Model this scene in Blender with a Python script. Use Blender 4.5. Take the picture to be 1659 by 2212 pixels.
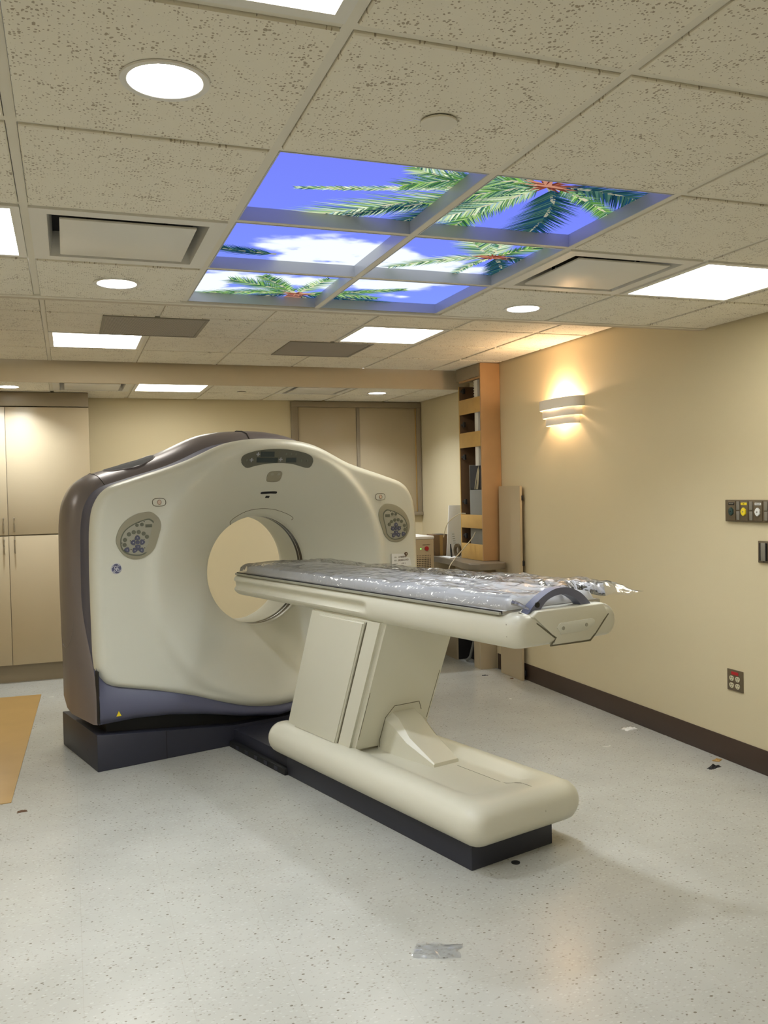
import bpy, bmesh, math, random
from mathutils import Vector, Matrix, noise
random.seed(7)
R = math.radians
for o in list(bpy.data.objects): bpy.data.objects.remove(o)
scene = bpy.context.scene
C = scene.collection

# ------------------------------------------------------------------ camera
cam = bpy.data.cameras.new('camera'); cam_o = bpy.data.objects.new('camera', cam); C.objects.link(cam_o)
cam.sensor_fit = 'VERTICAL'; cam.sensor_height = 24.0
cam.lens = 24.0 * 1903.04 / 2212.0
cam.clip_start = .05; cam.clip_end = 60
yaw, pitch, roll = -0.344139, -0.0255855, -0.0224413
f = Vector((-math.sin(yaw)*math.cos(pitch), math.cos(yaw)*math.cos(pitch), math.sin(pitch)))
r0 = Vector((math.cos(yaw), math.sin(yaw), 0)); u0 = r0.cross(f)
rr = math.cos(roll)*r0 + math.sin(roll)*u0; uu = -math.sin(roll)*r0 + math.cos(roll)*u0
cam_o.matrix_world = Matrix(((rr.x, uu.x, -f.x, 0), (rr.y, uu.y, -f.y, 0), (rr.z, uu.z, -f.z, 1.52), (0, 0, 0, 1)))
scene.camera = cam_o
# ------------------------------------------------------------------ world, exposure
w = bpy.data.worlds.new('world'); scene.world = w; w.use_nodes = True
w.node_tree.nodes['Background'].inputs[0].default_value = (.9, .92, 1, 1)
w.node_tree.nodes['Background'].inputs[1].default_value = .02
scene.view_settings.view_transform = 'Standard'; scene.view_settings.look = 'None'
scene.view_settings.exposure = 0.36; scene.view_settings.gamma = 1.0; scene.view_settings.use_curve_mapping = False
TROFFER_L, DOWN_L, SKY_L, SCONCE_W = 10.5, 620.0, .95, 12.0

# ------------------------------------------------------------------ materials
def new_mat(name):
    m = bpy.data.materials.new(name); m.use_nodes = True
    nt = m.node_tree; return m, nt, nt.nodes['Principled BSDF']
def mat(name, col, rough=.5, metal=0., bump=0., scale=60., var=0., spec=.5, coat=0.):
    m, nt, b = new_mat(name)
    b.inputs['Base Color'].default_value = (*col, 1); b.inputs['Roughness'].default_value = rough
    b.inputs['Metallic'].default_value = metal; b.inputs['Specular IOR Level'].default_value = spec
    b.inputs['Coat Weight'].default_value = coat; b.inputs['Coat Roughness'].default_value = .12
    if var or bump:
        tc = nt.nodes.new('ShaderNodeTexCoord'); n = nt.nodes.new('ShaderNodeTexNoise')
        n.inputs['Scale'].default_value = scale; n.inputs['Detail'].default_value = 4
        nt.links.new(tc.outputs['Object'], n.inputs['Vector'])
        if var:
            mx = nt.nodes.new('ShaderNodeMix'); mx.data_type = 'RGBA'
            mx.inputs[6].default_value = (*[c*(1-var) for c in col], 1); mx.inputs[7].default_value = (*[min(1, c*(1+var)) for c in col], 1)
            nt.links.new(n.outputs['Fac'], mx.inputs[0]); nt.links.new(mx.outputs[2], b.inputs['Base Color'])
        if bump:
            bp = nt.nodes.new('ShaderNodeBump'); bp.inputs['Strength'].default_value = bump; bp.inputs['Distance'].default_value = .002
            nt.links.new(n.outputs['Fac'], bp.inputs['Height']); nt.links.new(bp.outputs['Normal'], b.inputs['Normal'])
    return m
def emit(name, col, s, attr=None):
    m, nt, b = new_mat(name); nt.nodes.remove(b)
    e = nt.nodes.new('ShaderNodeEmission'); e.inputs[0].default_value = (*col, 1); e.inputs[1].default_value = s
    if attr:
        a = nt.nodes.new('ShaderNodeVertexColor'); a.layer_name = attr; nt.links.new(a.outputs['Color'], e.inputs[0])
    nt.links.new(e.outputs[0], nt.nodes['Material Output'].inputs[0]); return m

def floor_mat():
    m, nt, b = new_mat('speckled_vinyl_tile')
    N, L = nt.nodes.new, nt.links.new
    geo = N('ShaderNodeNewGeometry')
    base = N('ShaderNodeTexNoise'); base.inputs['Scale'].default_value = 3.; base.inputs['Detail'].default_value = 5; L(geo.outputs['Position'], base.inputs['Vector'])
    ramp = N('ShaderNodeValToRGB'); ramp.color_ramp.elements[0].color = (.405, .402, .362, 1); ramp.color_ramp.elements[1].color = (.455, .453, .41, 1)
    ramp.color_ramp.elements[0].position = .3; ramp.color_ramp.elements[1].position = .7
    L(base.outputs['Fac'], ramp.inputs[0]); cur = ramp.outputs[0]
    def flecks(scale, stretch, rot, thr, rnd, col, amt):
        nonlocal cur
        mp = N('ShaderNodeMapping'); mp.inputs['Scale'].default_value = (scale*stretch, scale, 1); mp.inputs['Rotation'].default_value = (0, 0, rot)
        L(geo.outputs['Position'], mp.inputs['Vector'])
        v = N('ShaderNodeTexVoronoi'); v.voronoi_dimensions = '2D'; v.inputs['Scale'].default_value = 1.; L(mp.outputs[0], v.inputs['Vector'])
        sep = N('ShaderNodeSeparateColor'); L(v.outputs['Color'], sep.inputs[0])
        a = N('ShaderNodeMath'); a.operation = 'LESS_THAN'; L(v.outputs['Distance'], a.inputs[0])
        t = N('ShaderNodeMath'); t.operation = 'MULTIPLY'; L(sep.outputs[1], t.inputs[0]); t.inputs[1].default_value = thr; L(t.outputs[0], a.inputs[1])
        c = N('ShaderNodeMath'); c.operation = 'GREATER_THAN'; L(sep.outputs[0], c.inputs[0]); c.inputs[1].default_value = rnd
        d = N('ShaderNodeMath'); d.operation = 'MULTIPLY'; L(a.outputs[0], d.inputs[0]); L(c.outputs[0], d.inputs[1])
        e = N('ShaderNodeMath'); e.operation = 'MULTIPLY'; L(d.outputs[0], e.inputs[0]); e.inputs[1].default_value = amt
        mx = N('ShaderNodeMix'); mx.data_type = 'RGBA'; L(e.outputs[0], mx.inputs[0]); L(cur, mx.inputs[6]); mx.inputs[7].default_value = (*col, 1); cur = mx.outputs[2]
    flecks(92, .65, .5, .36, .62, (.33, .32, .275), .45)
    flecks(85, .55, 2.2, .32, .62, (.52, .52, .485), .5)
    flecks(76, .7, 1.3, .26, .80, (.20, .18, .135), .55)
    flecks(48, .75, 2.8, .19, .84, (.12, .095, .06), .75)
    # faint joints between the 12 inch tiles
    br = N('ShaderNodeTexBrick'); br.offset = 0; br.inputs['Scale'].default_value = 1.; br.inputs['Mortar Size'].default_value = .0011; br.inputs['Brick Width'].default_value = .3048; br.inputs['Row Height'].default_value = .3048
    br.inputs['Color1'].default_value = (1, 1, 1, 1); br.inputs['Color2'].default_value = (.975, .975, .97, 1); br.inputs['Mortar'].default_value = (.92, .91, .89, 1)
    L(geo.outputs['Position'], br.inputs['Vector'])
    mx = N('ShaderNodeMix'); mx.data_type = 'RGBA'; mx.blend_type = 'MULTIPLY'; mx.inputs[0].default_value = 1; L(cur, mx.inputs[6]); L(br.outputs['Color'], mx.inputs[7])
    L(mx.outputs[2], b.inputs['Base Color'])
    rn = N('ShaderNodeTexNoise'); rn.inputs['Scale'].default_value = 2.2; rn.inputs['Detail'].default_value = 6; L(geo.outputs['Position'], rn.inputs['Vector'])
    rm = N('ShaderNodeMapRange'); rm.inputs['To Min'].default_value = .16; rm.inputs['To Max'].default_value = .32; L(rn.outputs['Fac'], rm.inputs[0]); L(rm.outputs[0], b.inputs['Roughness'])
    return m
def ceil_mat():
    m, nt, b = new_mat('pitted_acoustic_tile'); N, L = nt.nodes.new, nt.links.new
    geo = N('ShaderNodeNewGeometry')
    dn = N('ShaderNodeTexNoise'); dn.inputs['Scale'].default_value = 40; L(geo.outputs['Position'], dn.inputs['Vector'])
    ad = N('ShaderNodeVectorMath'); ad.operation = 'MULTIPLY_ADD'; L(dn.outputs['Color'], ad.inputs[0]); ad.inputs[1].default_value = (.012, .012, 0); L(geo.outputs['Position'], ad.inputs[2])
    cl = N('ShaderNodeTexNoise'); cl.inputs['Scale'].default_value = 14; cl.inputs['Detail'].default_value = 2; L(geo.outputs['Position'], cl.inputs['Vector'])
    v = N('ShaderNodeTexVoronoi'); v.voronoi_dimensions = '2D'; v.inputs['Scale'].default_value = 120.; L(ad.outputs[0], v.inputs['Vector'])
    sep = N('ShaderNodeSeparateColor'); L(v.outputs['Color'], sep.inputs[0])
    th = N('ShaderNodeMath'); th.operation = 'MULTIPLY'; L(sep.outputs[0], th.inputs[0]); L(cl.outputs['Fac'], th.inputs[1])
    t2 = N('ShaderNodeMath'); t2.operation = 'MULTIPLY_ADD'; L(th.outputs[0], t2.inputs[0]); t2.inputs[1].default_value = 1.12; t2.inputs[2].default_value = -.235
    lt = N('ShaderNodeMath'); lt.operation = 'LESS_THAN'; L(v.outputs['Distance'], lt.inputs[0]); L(t2.outputs[0], lt.inputs[1])
    mx = N('ShaderNodeMix'); mx.data_type = 'RGBA'; L(lt.outputs[0], mx.inputs[0]); mx.inputs[6].default_value = (.81, .765, .645, 1); mx.inputs[7].default_value = (.42, .36, .27, 1)
    L(mx.outputs[2], b.inputs['Base Color']); b.inputs['Roughness'].default_value = .92
    bp = N('ShaderNodeBump'); bp.invert = True; bp.inputs['Strength'].default_value = .6; bp.inputs['Distance'].default_value = .003; L(lt.outputs[0], bp.inputs['Height']); L(bp.outputs['Normal'], b.inputs['Normal'])
    return m
def perf_mat():
    m, nt, b = new_mat('perforated_grille'); N, L = nt.nodes.new, nt.links.new
    geo = N('ShaderNodeNewGeometry'); v = N('ShaderNodeTexVoronoi'); v.voronoi_dimensions = '2D'; v.inputs['Scale'].default_value = 160; v.inputs['Randomness'].default_value = 0; L(geo.outputs['Position'], v.inputs['Vector'])
    lt = N('ShaderNodeMath'); lt.operation = 'LESS_THAN'; lt.inputs[1].default_value = .36; L(v.outputs['Distance'], lt.inputs[0])
    mx = N('ShaderNodeMix'); mx.data_type = 'RGBA'; L(lt.outputs[0], mx.inputs[0]); mx.inputs[6].default_value = (.46, .42, .36, 1); mx.inputs[7].default_value = (.06, .05, .045, 1); L(mx.outputs[2], b.inputs['Base Color'])
    b.inputs['Roughness'].default_value = .6; return m
def film_mat():
    m, nt, b = new_mat('clear_plastic_film'); nt.nodes.remove(b); N, L = nt.nodes.new, nt.links.new
    t = N('ShaderNodeBsdfTransparent'); t.inputs[0].default_value = (.97, .97, .98, 1); g = N('ShaderNodeBsdfGlossy'); g.inputs['Roughness'].default_value = .11
    d = N('ShaderNodeBsdfDiffuse'); d.inputs[0].default_value = (.75, .76, .78, 1)
    tc = N('ShaderNodeTexCoord'); n = N('ShaderNodeTexNoise'); n.inputs['Scale'].default_value = 9; n.inputs['Detail'].default_value = 2; n.inputs['Distortion'].default_value = 1.4; L(tc.outputs['Object'], n.inputs['Vector'])
    bp = N('ShaderNodeBump'); bp.inputs['Strength'].default_value = .55; bp.inputs['Distance'].default_value = .02; L(n.outputs['Fac'], bp.inputs['Height']); L(bp.outputs[0], g.inputs['Normal'])
    fr = N('ShaderNodeFresnel'); fr.inputs[0].default_value = 1.55; L(bp.outputs[0], fr.inputs['Normal'])
    mr = N('ShaderNodeMapRange'); mr.inputs['To Min'].default_value = .05; mr.inputs['To Max'].default_value = .95; L(fr.outputs[0], mr.inputs[0])
    m1 = N('ShaderNodeMixShader'); m1.inputs[0].default_value = .05; L(t.outputs[0], m1.inputs[1]); L(d.outputs[0], m1.inputs[2])
    m2 = N('ShaderNodeMixShader'); L(mr.outputs[0], m2.inputs[0]); L(m1.outputs[0], m2.inputs[1]); L(g.outputs[0], m2.inputs[2])
    L(m2.outputs[0], nt.nodes['Material Output'].inputs[0]); return m

M = dict(
    floor=floor_mat(), tile=ceil_mat(), perf=perf_mat(), film=film_mat(),
    wall=mat('tan_wall_paint', (.655, .565, .365), .6, bump=.08, scale=220, var=.02),
    soffit=mat('soffit_paint', (.64, .55, .40), .6, var=.02, scale=20),
    lip=mat('riser_paint', (.56, .49, .37), .6),
    tee=mat('painted_ceiling_bar', (.74, .70, .59), .45),
    white=mat('white_enamel', (.74, .72, .66), .35),
    base=mat('dark_brown_cove_base', (.052, .030, .020), .45, var=.1, scale=8),
    lam=mat('beige_laminate', (.47, .385, .25), .38, var=.03, scale=5),
    lamd=mat('taupe_laminate', (.30, .245, .165), .45, var=.03, scale=5),
    ply=mat('raw_maple_plywood', (.54, .335, .10), .55, var=.12, scale=14),
    plyo=mat('varnished_maple_plywood', (.46, .275, .125), .5, var=.08, scale=10),
    plyshade=mat('shade_painted_plywood', (.15, .085, .04), .6, var=.1, scale=10),  # shade inside the cable chase, put into the board colour
    dark=mat('dark_void', (.012, .010, .010), .8),
    cream=mat('cream_moulded_plastic', (.64, .635, .54), .36, spec=.45),
    cream2=mat('cream_moulded_plastic_couch', (.66, .64, .525), .34, spec=.45),
    grey=mat('taupe_grey_metallic_plastic', (.205, .18, .185), .33, metal=.3, spec=.6),
    indigo=mat('slate_blue_plastic', (.092, .096, .15), .42),
    navy=mat('dark_navy_plastic', (.023, .024, .037), .5),
    seam=mat('dark_seam', (.13, .115, .07), .7),
    panelg=mat('warm_grey_bezel', (.30, .28, .20), .42),
    panelf=mat('grey_keypad_face', (.34, .33, .26), .5),
    btn=mat('olive_grey_button', (.12, .125, .09), .4),
    btnb=mat('blue_grey_button', (.075, .08, .125), .4),
    btnl=mat('pale_button_mark', (.36, .36, .39), .4),
    disp=mat('smoked_display', (.115, .115, .085), .22),
    screen=mat('dark_green_screen', (.028, .040, .038), .15),
    steel=mat('brushed_steel', (.45, .44, .42), .35, metal=.9),
    brass=mat('satin_nickel', (.42, .37, .28), .35, metal=.8),
    ring=mat('black_scan_ring', (.03, .026, .02), .22),
    pad=mat('grey_vinyl_pad', (.48, .48, .47), .42, bump=.25, scale=30, var=.06),
    handle=mat('grey_blue_plastic', (.135, .145, .215), .42),
    card=mat('brown_cardboard', (.20, .125, .06), .8, var=.1, scale=12),
    cardl=mat('tan_hardboard_sheet', (.42, .26, .085), .38, var=.12, scale=6),
    paper=mat('white_paper', (.72, .72, .68), .7),
    ink=mat('brown_ink', (.10, .05, .02), .7),
    red=mat('red_plastic', (.42, .015, .02), .35),
    green=emit('green_led', (.25, 1, .15), 1.2),
    yellow=mat('yellow_plastic', (.80, .62, .02), .4),
    dgreen=mat('dark_green_plastic', (.012, .045, .04), .4),
    bronze=mat('brown_anodised_plate', (.14, .105, .06), .4, metal=.2, var=.08, scale=20),
    bronze2=mat('grey_brown_insert', (.21, .19, .15), .45),
    ivory=mat('ivory_receptacle', (.62, .57, .38), .4),
    black=mat('black_rubber', (.008, .008, .009), .6),
    wire=mat('pale_cable', (.55, .49, .33), .5),
    logo=mat('logo_blue', (.10, .105, .19), .35),
    logow=mat('logo_silver', (.55, .55, .58), .35),
    ductg=mat('galvanised_grey', (.20, .20, .18), .5, var=.1, scale=9),
    gskin=mat('sky_panel_frame', (.50, .52, .56), .3),
    troffer=emit('troffer_lens', (1.0, .975, .88), TROFFER_L),
    down=emit('downlight_lens', (.86, .92, 1.0), DOWN_L),
    bulb=emit('sconce_bulb', (1.0, .62, .30), 60.0),
    palm=emit('palm_print', (1, 1, 1), SKY_L, 'col'),
)
# sky print: vertex colours on the backlit panels carry the picture
M['skyp'] = emit('sky_print', (1, 1, 1), SKY_L, 'col')

# ------------------------------------------------------------------ mesh helpers
def link(o, parent=None):
    C.objects.link(o)
    if parent: o.parent = parent
    return o
def pydata(name, verts, faces, m, parent=None, smooth=False, autos=None):
    me = bpy.data.meshes.new(name); me.from_pydata([tuple(v) for v in verts], [], faces); me.update()
    bm = bmesh.new(); bm.from_mesh(me); bmesh.ops.recalc_face_normals(bm, faces=bm.faces); bm.to_mesh(me); bm.free()
    if smooth:
        me.shade_smooth()
        if autos: me.set_sharp_from_angle(angle=R(autos))
    o = bpy.data.objects.new(name, me); me.materials.append(m); return link(o, parent)
def from_bm(name, bm, m, parent=None, smooth=False, autos=None):
    bmesh.ops.recalc_face_normals(bm, faces=bm.faces)
    me = bpy.data.meshes.new(name); bm.to_mesh(me); bm.free(); me.materials.append(m)
    if smooth:
        me.shade_smooth()
        if autos: me.set_sharp_from_angle(angle=R(autos))
    return link(bpy.data.objects.new(name, me), parent)
def bm_box(bm, x0, x1, y0, y1, z0, z1):
    vs = [bm.verts.new(p) for p in ((x0,y0,z0),(x1,y0,z0),(x1,y1,z0),(x0,y1,z0),(x0,y0,z1),(x1,y0,z1),(x1,y1,z1),(x0,y1,z1))]
    for q in ((0,3,2,1),(4,5,6,7),(0,1,5,4),(1,2,6,5),(2,3,7,6),(3,0,4,7)): bm.faces.new([vs[i] for i in q])
def box(name, x0, x1, y0, y1, z0, z1, m, parent=None, bev=0., seg=2):
    bm = bmesh.new(); bm_box(bm, x0, x1, y0, y1, z0, z1)
    if bev: bmesh.ops.bevel(bm, geom=bm.edges[:], offset=bev, segments=seg, affect='EDGES', profile=.5)
    return from_bm(name, bm, m, parent, bool(bev), 40)
def prism(name, poly, axis, a0, a1, m, parent=None, bev=0., seg=2, smooth=False):
    """poly in the two remaining axes (x,y)/(x,z)/(y,z); extruded along axis from a0 to a1"""
    def P(p, a): return {'z': (p[0], p[1], a), 'y': (p[0], a, p[1]), 'x': (a, p[0], p[1])}[axis]
    bm = bmesh.new(); A = [bm.verts.new(P(p, a0)) for p in poly]; B = [bm.verts.new(P(p, a1)) for p in poly]; n = len(poly)
    bm.faces.new(A); bm.faces.new(B[::-1])
    for i in range(n): bm.faces.new((A[i], A[(i+1) % n], B[(i+1) % n], B[i]))
    if bev: bmesh.ops.bevel(bm, geom=bm.edges[:], offset=bev, segments=seg, affect='EDGES', profile=.5)
    return from_bm(name, bm, m, parent, bool(bev) or smooth, 40)
def loft(name, rings, m, parent=None, closed=True, caps=True, smooth=True, autos=50):
    verts = [p for r_ in rings for p in r_]; n = len(rings[0]); faces = []
    for i in range(len(rings)-1):
        for j in range(n if closed else n-1):
            a, b = i*n+j, i*n+(j+1) % n; faces.append((a, b, b+n, a+n))
    if caps and closed: faces += [tuple(range(n))[::-1], tuple(range((len(rings)-1)*n, len(rings)*n))]
    return pydata(name, verts, faces, m, parent, smooth, autos)
def tube(name, pts, rad, m, parent=None, n=8, loop=False):
    pts = [Vector(p) for p in pts]; rings = []; N = len(pts)
    up = Vector((0.13, .31, .94)).normalized()
    for i, p in enumerate(pts):
        t = (pts[(i+1) % N] - pts[i-1]) if loop else (pts[min(i+1, N-1)] - pts[max(i-1, 0)])
        t.normalize(); a = t.cross(up)
        if a.length < .05: a = t.cross(Vector((1, 0, 0)))
        a.normalize(); b = t.cross(a)
        rr_ = rad(i/(N-1)) if callable(rad) else rad
        rings.append([p + rr_*(math.cos(k*2*math.pi/n)*a + math.sin(k*2*math.pi/n)*b) for k in range(n)])
    if loop: rings.append(rings[0])
    return loft(name, rings, m, parent, True, not loop)
def disc(name, c, rad, h, axis, m, parent=None, n=28, bev=.0):
    poly = [(c[0]+rad*math.cos(2*math.pi*k/n), c[1]+rad*math.sin(2*math.pi*k/n)) for k in range(n)]
    return prism(name, poly, axis, c[2], c[2]+h, m, parent, bev, 2, True)
def ringmesh(name, c, r_in, r_out, z0, z1, m, parent=None, n=40):
    rings = []
    for rad, z in ((r_in, z1), (r_in, z0), (r_out, z0), (r_out, z1)):
        rings.append([(c[0]+rad*math.cos(2*math.pi*k/n), c[1]+rad*math.sin(2*math.pi*k/n), z) for k in range(n)])
    rings.append(rings[0]); return loft(name, rings, m, parent, True, False, True, 40)
def spline(pts, per=8, closed=False):
    out = []; n = len(pts); P = [Vector(p) for p in pts]
    for i in range(n if closed else n-1):
        p0, p1, p2, p3 = (P[(i-1) % n], P[i], P[(i+1) % n], P[(i+2) % n]) if closed else (P[max(i-1, 0)], P[i], P[i+1], P[min(i+2, n-1)])
        for k in range(per):
            t = k/per; out.append(.5*((2*p1)+(p2-p0)*t+(2*p0-5*p1+4*p2-p3)*t*t+(3*p1-p0-3*p2+p3)*t**3))
    if not closed: out.append(P[-1].copy())
    return out
def empty(name, loc, rz=0., label=None, cat=None, group=None):
    o = bpy.data.objects.new(name, None); o.location = loc; o.rotation_euler = (0, 0, rz); o.empty_display_size = .1; C.objects.link(o)
    if label: tag(o, label, cat, group)
    return o
def tag(o, label, cat, group=None):
    o['label'] = label; o['category'] = cat
    if group: o['group'] = group
    return o
def struct(o): o['kind'] = 'structure'; return o
def text_mesh(name, s, size, m, parent, mw, depth=.0004):
    cu = bpy.data.curves.new(name+'_src', 'FONT'); cu.body = s; cu.size = size; cu.extrude = depth; cu.align_x = 'CENTER'; cu.align_y = 'CENTER'
    t = bpy.data.objects.new(name+'_src', cu); C.objects.link(t)
    me = bpy.data.meshes.new_from_object(t.evaluated_get(bpy.context.evaluated_depsgraph_get()))
    bpy.data.objects.remove(t); bpy.data.curves.remove(cu); me.name = name; me.materials.clear(); me.materials.append(m); me.transform(mw)
    return link(bpy.data.objects.new(name, me), parent)

# ------------------------------------------------------------------ room
XL, XR, YF, YB = -3.0, 3.352, -2.3, 8.215
ZC, ZT, ZB = 2.368, 2.532, 2.385
Y1, Y2 = 4.06, 7.05                         # the raised part of the ceiling lies between these
GX, GY, T = -0.0966, 1.562, .6096
struct(box('floor', XL-.1, XR+.1, YF-.1, YB+.1, -.1, 0, M['floor']))
struct(box('wall_right', XR, XR+.1, YF, YB+.1, 0, 2.75, M['wall']))
struct(box('wall_back', XL-.1, XR+.1, YB, YB+.1, 0, 2.75, M['wall']))
struct(box('wall_left', XL-.1, XL, YF, YB, 0, 2.75, M['wall']))
struct(box('wall_front', XL-.1, XR+.1, YF-.1, YF, 0, 2.75, M['wall']))
struct(box('baseboard_right', XR-.006, XR, YF, 6.6, 0, .13, M['base'], bev=.0025))
struct(box('baseboard_left', XL, XL+.006, YF, YB, 0, .13, M['base'], bev=.0025))
struct(box('baseboard_front', XL, XR, YF, YF+.006, 0, .13, M['base'], bev=.0025))
struct(box('baseboard_back', .19, XR, YB-.006, YB, 0, .13, M['base'], bev=.0025))
# risers of the raised ceiling
struct(box('trim_1', XL, XR, Y1-.035, Y1, ZC-.004, ZT+.01, M['lip'], bev=.003))
struct(box('trim_2', XL, XR, Y2, Y2+.03, ZB-.008, ZT+.01, M['soffit'], bev=.003))
struct(box('trim_3', XL, XR, Y1-.06, Y1-.03, ZC-.003, ZC+.02, M['tee'], bev=.002))

# ---- suspended ceilings: every tile and bar is a piece of its ceiling
taken = {'front': {(0,-1),(-1,2),(4,2),(0,2),(3,2),(1,1),(2,1),(1,2),(2,2),(1,3),(2,3),(-4,2),(-3,-1),(0,-4),(4,-5),(-4,-4)}}
tile_mesh = None
def tile_me():
    bm = bmesh.new(); h = T/2-.014; bm_box(bm, -h, h, -h, h, 0, .016)
    ed = [e for e in bm.edges if all(v.co.z < .001 for v in e.verts)]
    bmesh.ops.bevel(bm, geom=ed, offset=.003, segments=1, affect='EDGES'); bmesh.ops.recalc_face_normals(bm, faces=bm.faces)
    me = bpy.data.meshes.new('tile'); bm.to_mesh(me); bm.free(); me.materials.append(M['tile']); return me
TM = tile_me()
HOLES = [(.213, 1.864), (.21, 3.69), (2.069, 3.744), (2.635, 7.46), (-.41, 7.44)]
def holed_tile(xm, ym, z, wx, wy, hx, hy, rad, parent):
    n = 48; a, b = (wx-.028)/2, (wy-.028)/2; out, inn = [], []
    angs = sorted([2*math.pi*k/n for k in range(n)]+[math.atan2(sy*b-hy, sx*a-hx) % (2*math.pi) for sx in (-1, 1) for sy in (-1, 1)])
    for t in angs:
        c, s = math.cos(t), math.sin(t); q = min([((a if c > 0 else -a)-hx)/c if abs(c) > 1e-9 else 9, ((b if s > 0 else -b)-hy)/s if abs(s) > 1e-9 else 9])
        out.append((hx+c*q, hy+s*q)); inn.append((hx+rad*c, hy+rad*s))
    rings = [[(x, y, .016) for x, y in out], [(x, y, 0) for x, y in out], [(x, y, 0) for x, y in inn], [(x, y, .016) for x, y in inn]]
    o = loft('tile', rings, M['tile'], parent, True, False, False); o.location = (xm, ym, z)
def ceiling(name, z, x0, x1, xs, y0, y1, ys, skip):
    c = box(name, x0, x1, y0, y1, z+.20, z+.22, M['dark']); struct(c)
    gx = [x for x in xs if x0+.02 < x < x1-.02]; gy = [y for y in ys if y0+.02 < y < y1-.02]
    for x in gx: box('grid_bar', x-.012, x+.012, y0, y1, z+.007, z+.03, M['tee'], c)
    bx = [x0]+gx+[x1]
    for y in gy:
        box('cross_bar', x0, x1, y-.012, y+.012, z+.0075, z+.03, M['tee'], c)
    by = [y0]+gy+[y1]
    for i in range(len(bx)-1):
        for j in range(len(by)-1):
            xm, ym = (bx[i]+bx[i+1])/2, (by[j]+by[j+1])/2
            if skip(xm, ym): continue
            wx, wy = bx[i+1]-bx[i], by[j+1]-by[j]
            if wx < .06 or wy < .06: continue
            hl = [h for h in HOLES if abs(h[0]-xm) < wx/2 and abs(h[1]-ym) < wy/2]
            if hl: holed_tile(xm, ym, z, wx, wy, hl[0][0]-xm, hl[0][1]-ym, .083, c); continue
            o = bpy.data.objects.new('tile', TM); o.location = (xm, ym, z); o.scale = ((wx-.028)/(T-.028), (wy-.028)/(T-.028), 1); link(o, c)
    return c
xs = [GX+T*i for i in range(-6, 8)]
ys = [GY+T*j for j in range(-7, 5)]
def cell(x, y, gy0): return (math.floor((x-GX)/T), math.floor((y-gy0)/T))
c1 = ceiling('ceiling', ZC, XL, XR, xs, YF, Y1-.05, ys, lambda x, y: cell(x, y, GY) in taken['front'])
TY = 5.175
c2 = ceiling('ceiling', ZT, XL, XR, xs, Y1, Y2, [TY+T*k for k in range(-2, 4)], lambda x, y: (cell(x, y, TY) in {(0,1),(3,0),(-4,1)}) or abs(y-5.48) < .2 and .2 < x < .83 and False)
BY = 7.655
c3 = ceiling('ceiling', ZB, XL, XR, xs, Y2+.03, YB, [BY], lambda x, y: y < BY and cell(x, y, 0)[0] in (0, 1, 3))

# ---- fixtures
def cellx(i): return GX+T*i
def troffer(i, y0, z, label, w=T):
    x0 = cellx(i); e = empty('troffer_light', (x0+T/2, y0+T/2, z), 0, label, 'light', 'square recessed ceiling lights')
    h = T/2-.013
    bm = bmesh.new()
    for a in ((-h, h, -h, -h+.026), (-h, h, h-.026, h), (-h, -h+.026, -h+.026, h-.026), (h-.026, h, -h+.026, h-.026)): bm_box(bm, a[0], a[1], a[2], a[3], 0, .03)
    bmesh.ops.remove_doubles(bm, verts=bm.verts, dist=1e-5)
    from_bm('frame', bm, M['white'], e)
    box('lens', -h+.026, h-.026, -h+.026, h-.026, .006, .012, M['troffer'], e)
    box('housing', -h, h, -h, h, .03, .035, M['white'], e)
    return e
def downlight(x, y, z, label, rad=.075):
    e = empty('downlight', (x, y, z), 0, label, 'light', 'round recessed downlights')
    n = 48; prof = [(rad+.016, -.001), (rad+.015, -.005), (rad+.003, -.005), (rad, -.003), (rad-.001, .002), (rad-.014, .074)]
    rings = [[(q*math.cos(2*math.pi*k/n), q*math.sin(2*math.pi*k/n), zz) for k in range(n)] for q, zz in prof]
    loft('trim_ring', rings, M['white'], e, True, False)
    disc('lens', (0, 0, .070), rad-.014, .003, 'z', M['down'], e, 40)
    return e
def diffuser(x, y, z, label, s=T):
    e = empty('air_diffuser', (x, y, z), 0, label, 'air vent', 'square supply air diffusers')
    h = s/2-.012; n = 8
    def sq(a, zz):                                    # square loop, closed
        return [(-a,-a,zz),(a,-a,zz),(a,a,zz),(-a,a,zz)]
    loft('frame', [sq(h, .01), sq(h, 0), sq(h-.05, 0), sq(h-.062, .05), sq(h-.062, .085)], M['white'], e, True, False, True, 25)
    box('throat', -h+.062, h-.062, -h+.062, h-.062, .085, .09, M['dark'], e)
    p = h-.085
    box('face_plate', -p, p, -p, p, -.002, .006, M['white'], e, .003)
    for a, b in ((-.12, -.12), (.12, -.12), (.12, .12), (-.12, .12)): box('hanger', a-.006, a+.006, b-.003, b+.003, .004, .086, M['dark'], e)
    return e
J = lambda j: GY+T*j
troffer(0, J(-1), ZC, 'square ceiling light at the very top edge of the picture, nearest the camera')
troffer(-1, J(2), ZC, 'square ceiling light cut off by the left edge of the picture')
troffer(4, J(2), ZC, 'square ceiling light on the right, beside the air diffuser near the tan wall')
troffer(0, TY+T, ZT, 'square ceiling light in the raised ceiling on the left, above the scanner')
troffer(3, TY, ZT, 'square ceiling light in the raised ceiling just behind the palm sky panels')
troffer(1, BY-T, ZB, 'narrow looking ceiling light in the low far ceiling before the back wall')
for (i, j, where) in ((-3, -1, 'left of the camera'), (0, -4, 'directly behind the camera'), (4, -5, 'in the right rear corner'), (-4, -4, 'in the left rear corner')):  # unseen lights, added to brighten the foreground
    troffer(i, J(j), ZC, 'unseen square ceiling light added to brighten the foreground, '+where)
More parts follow.
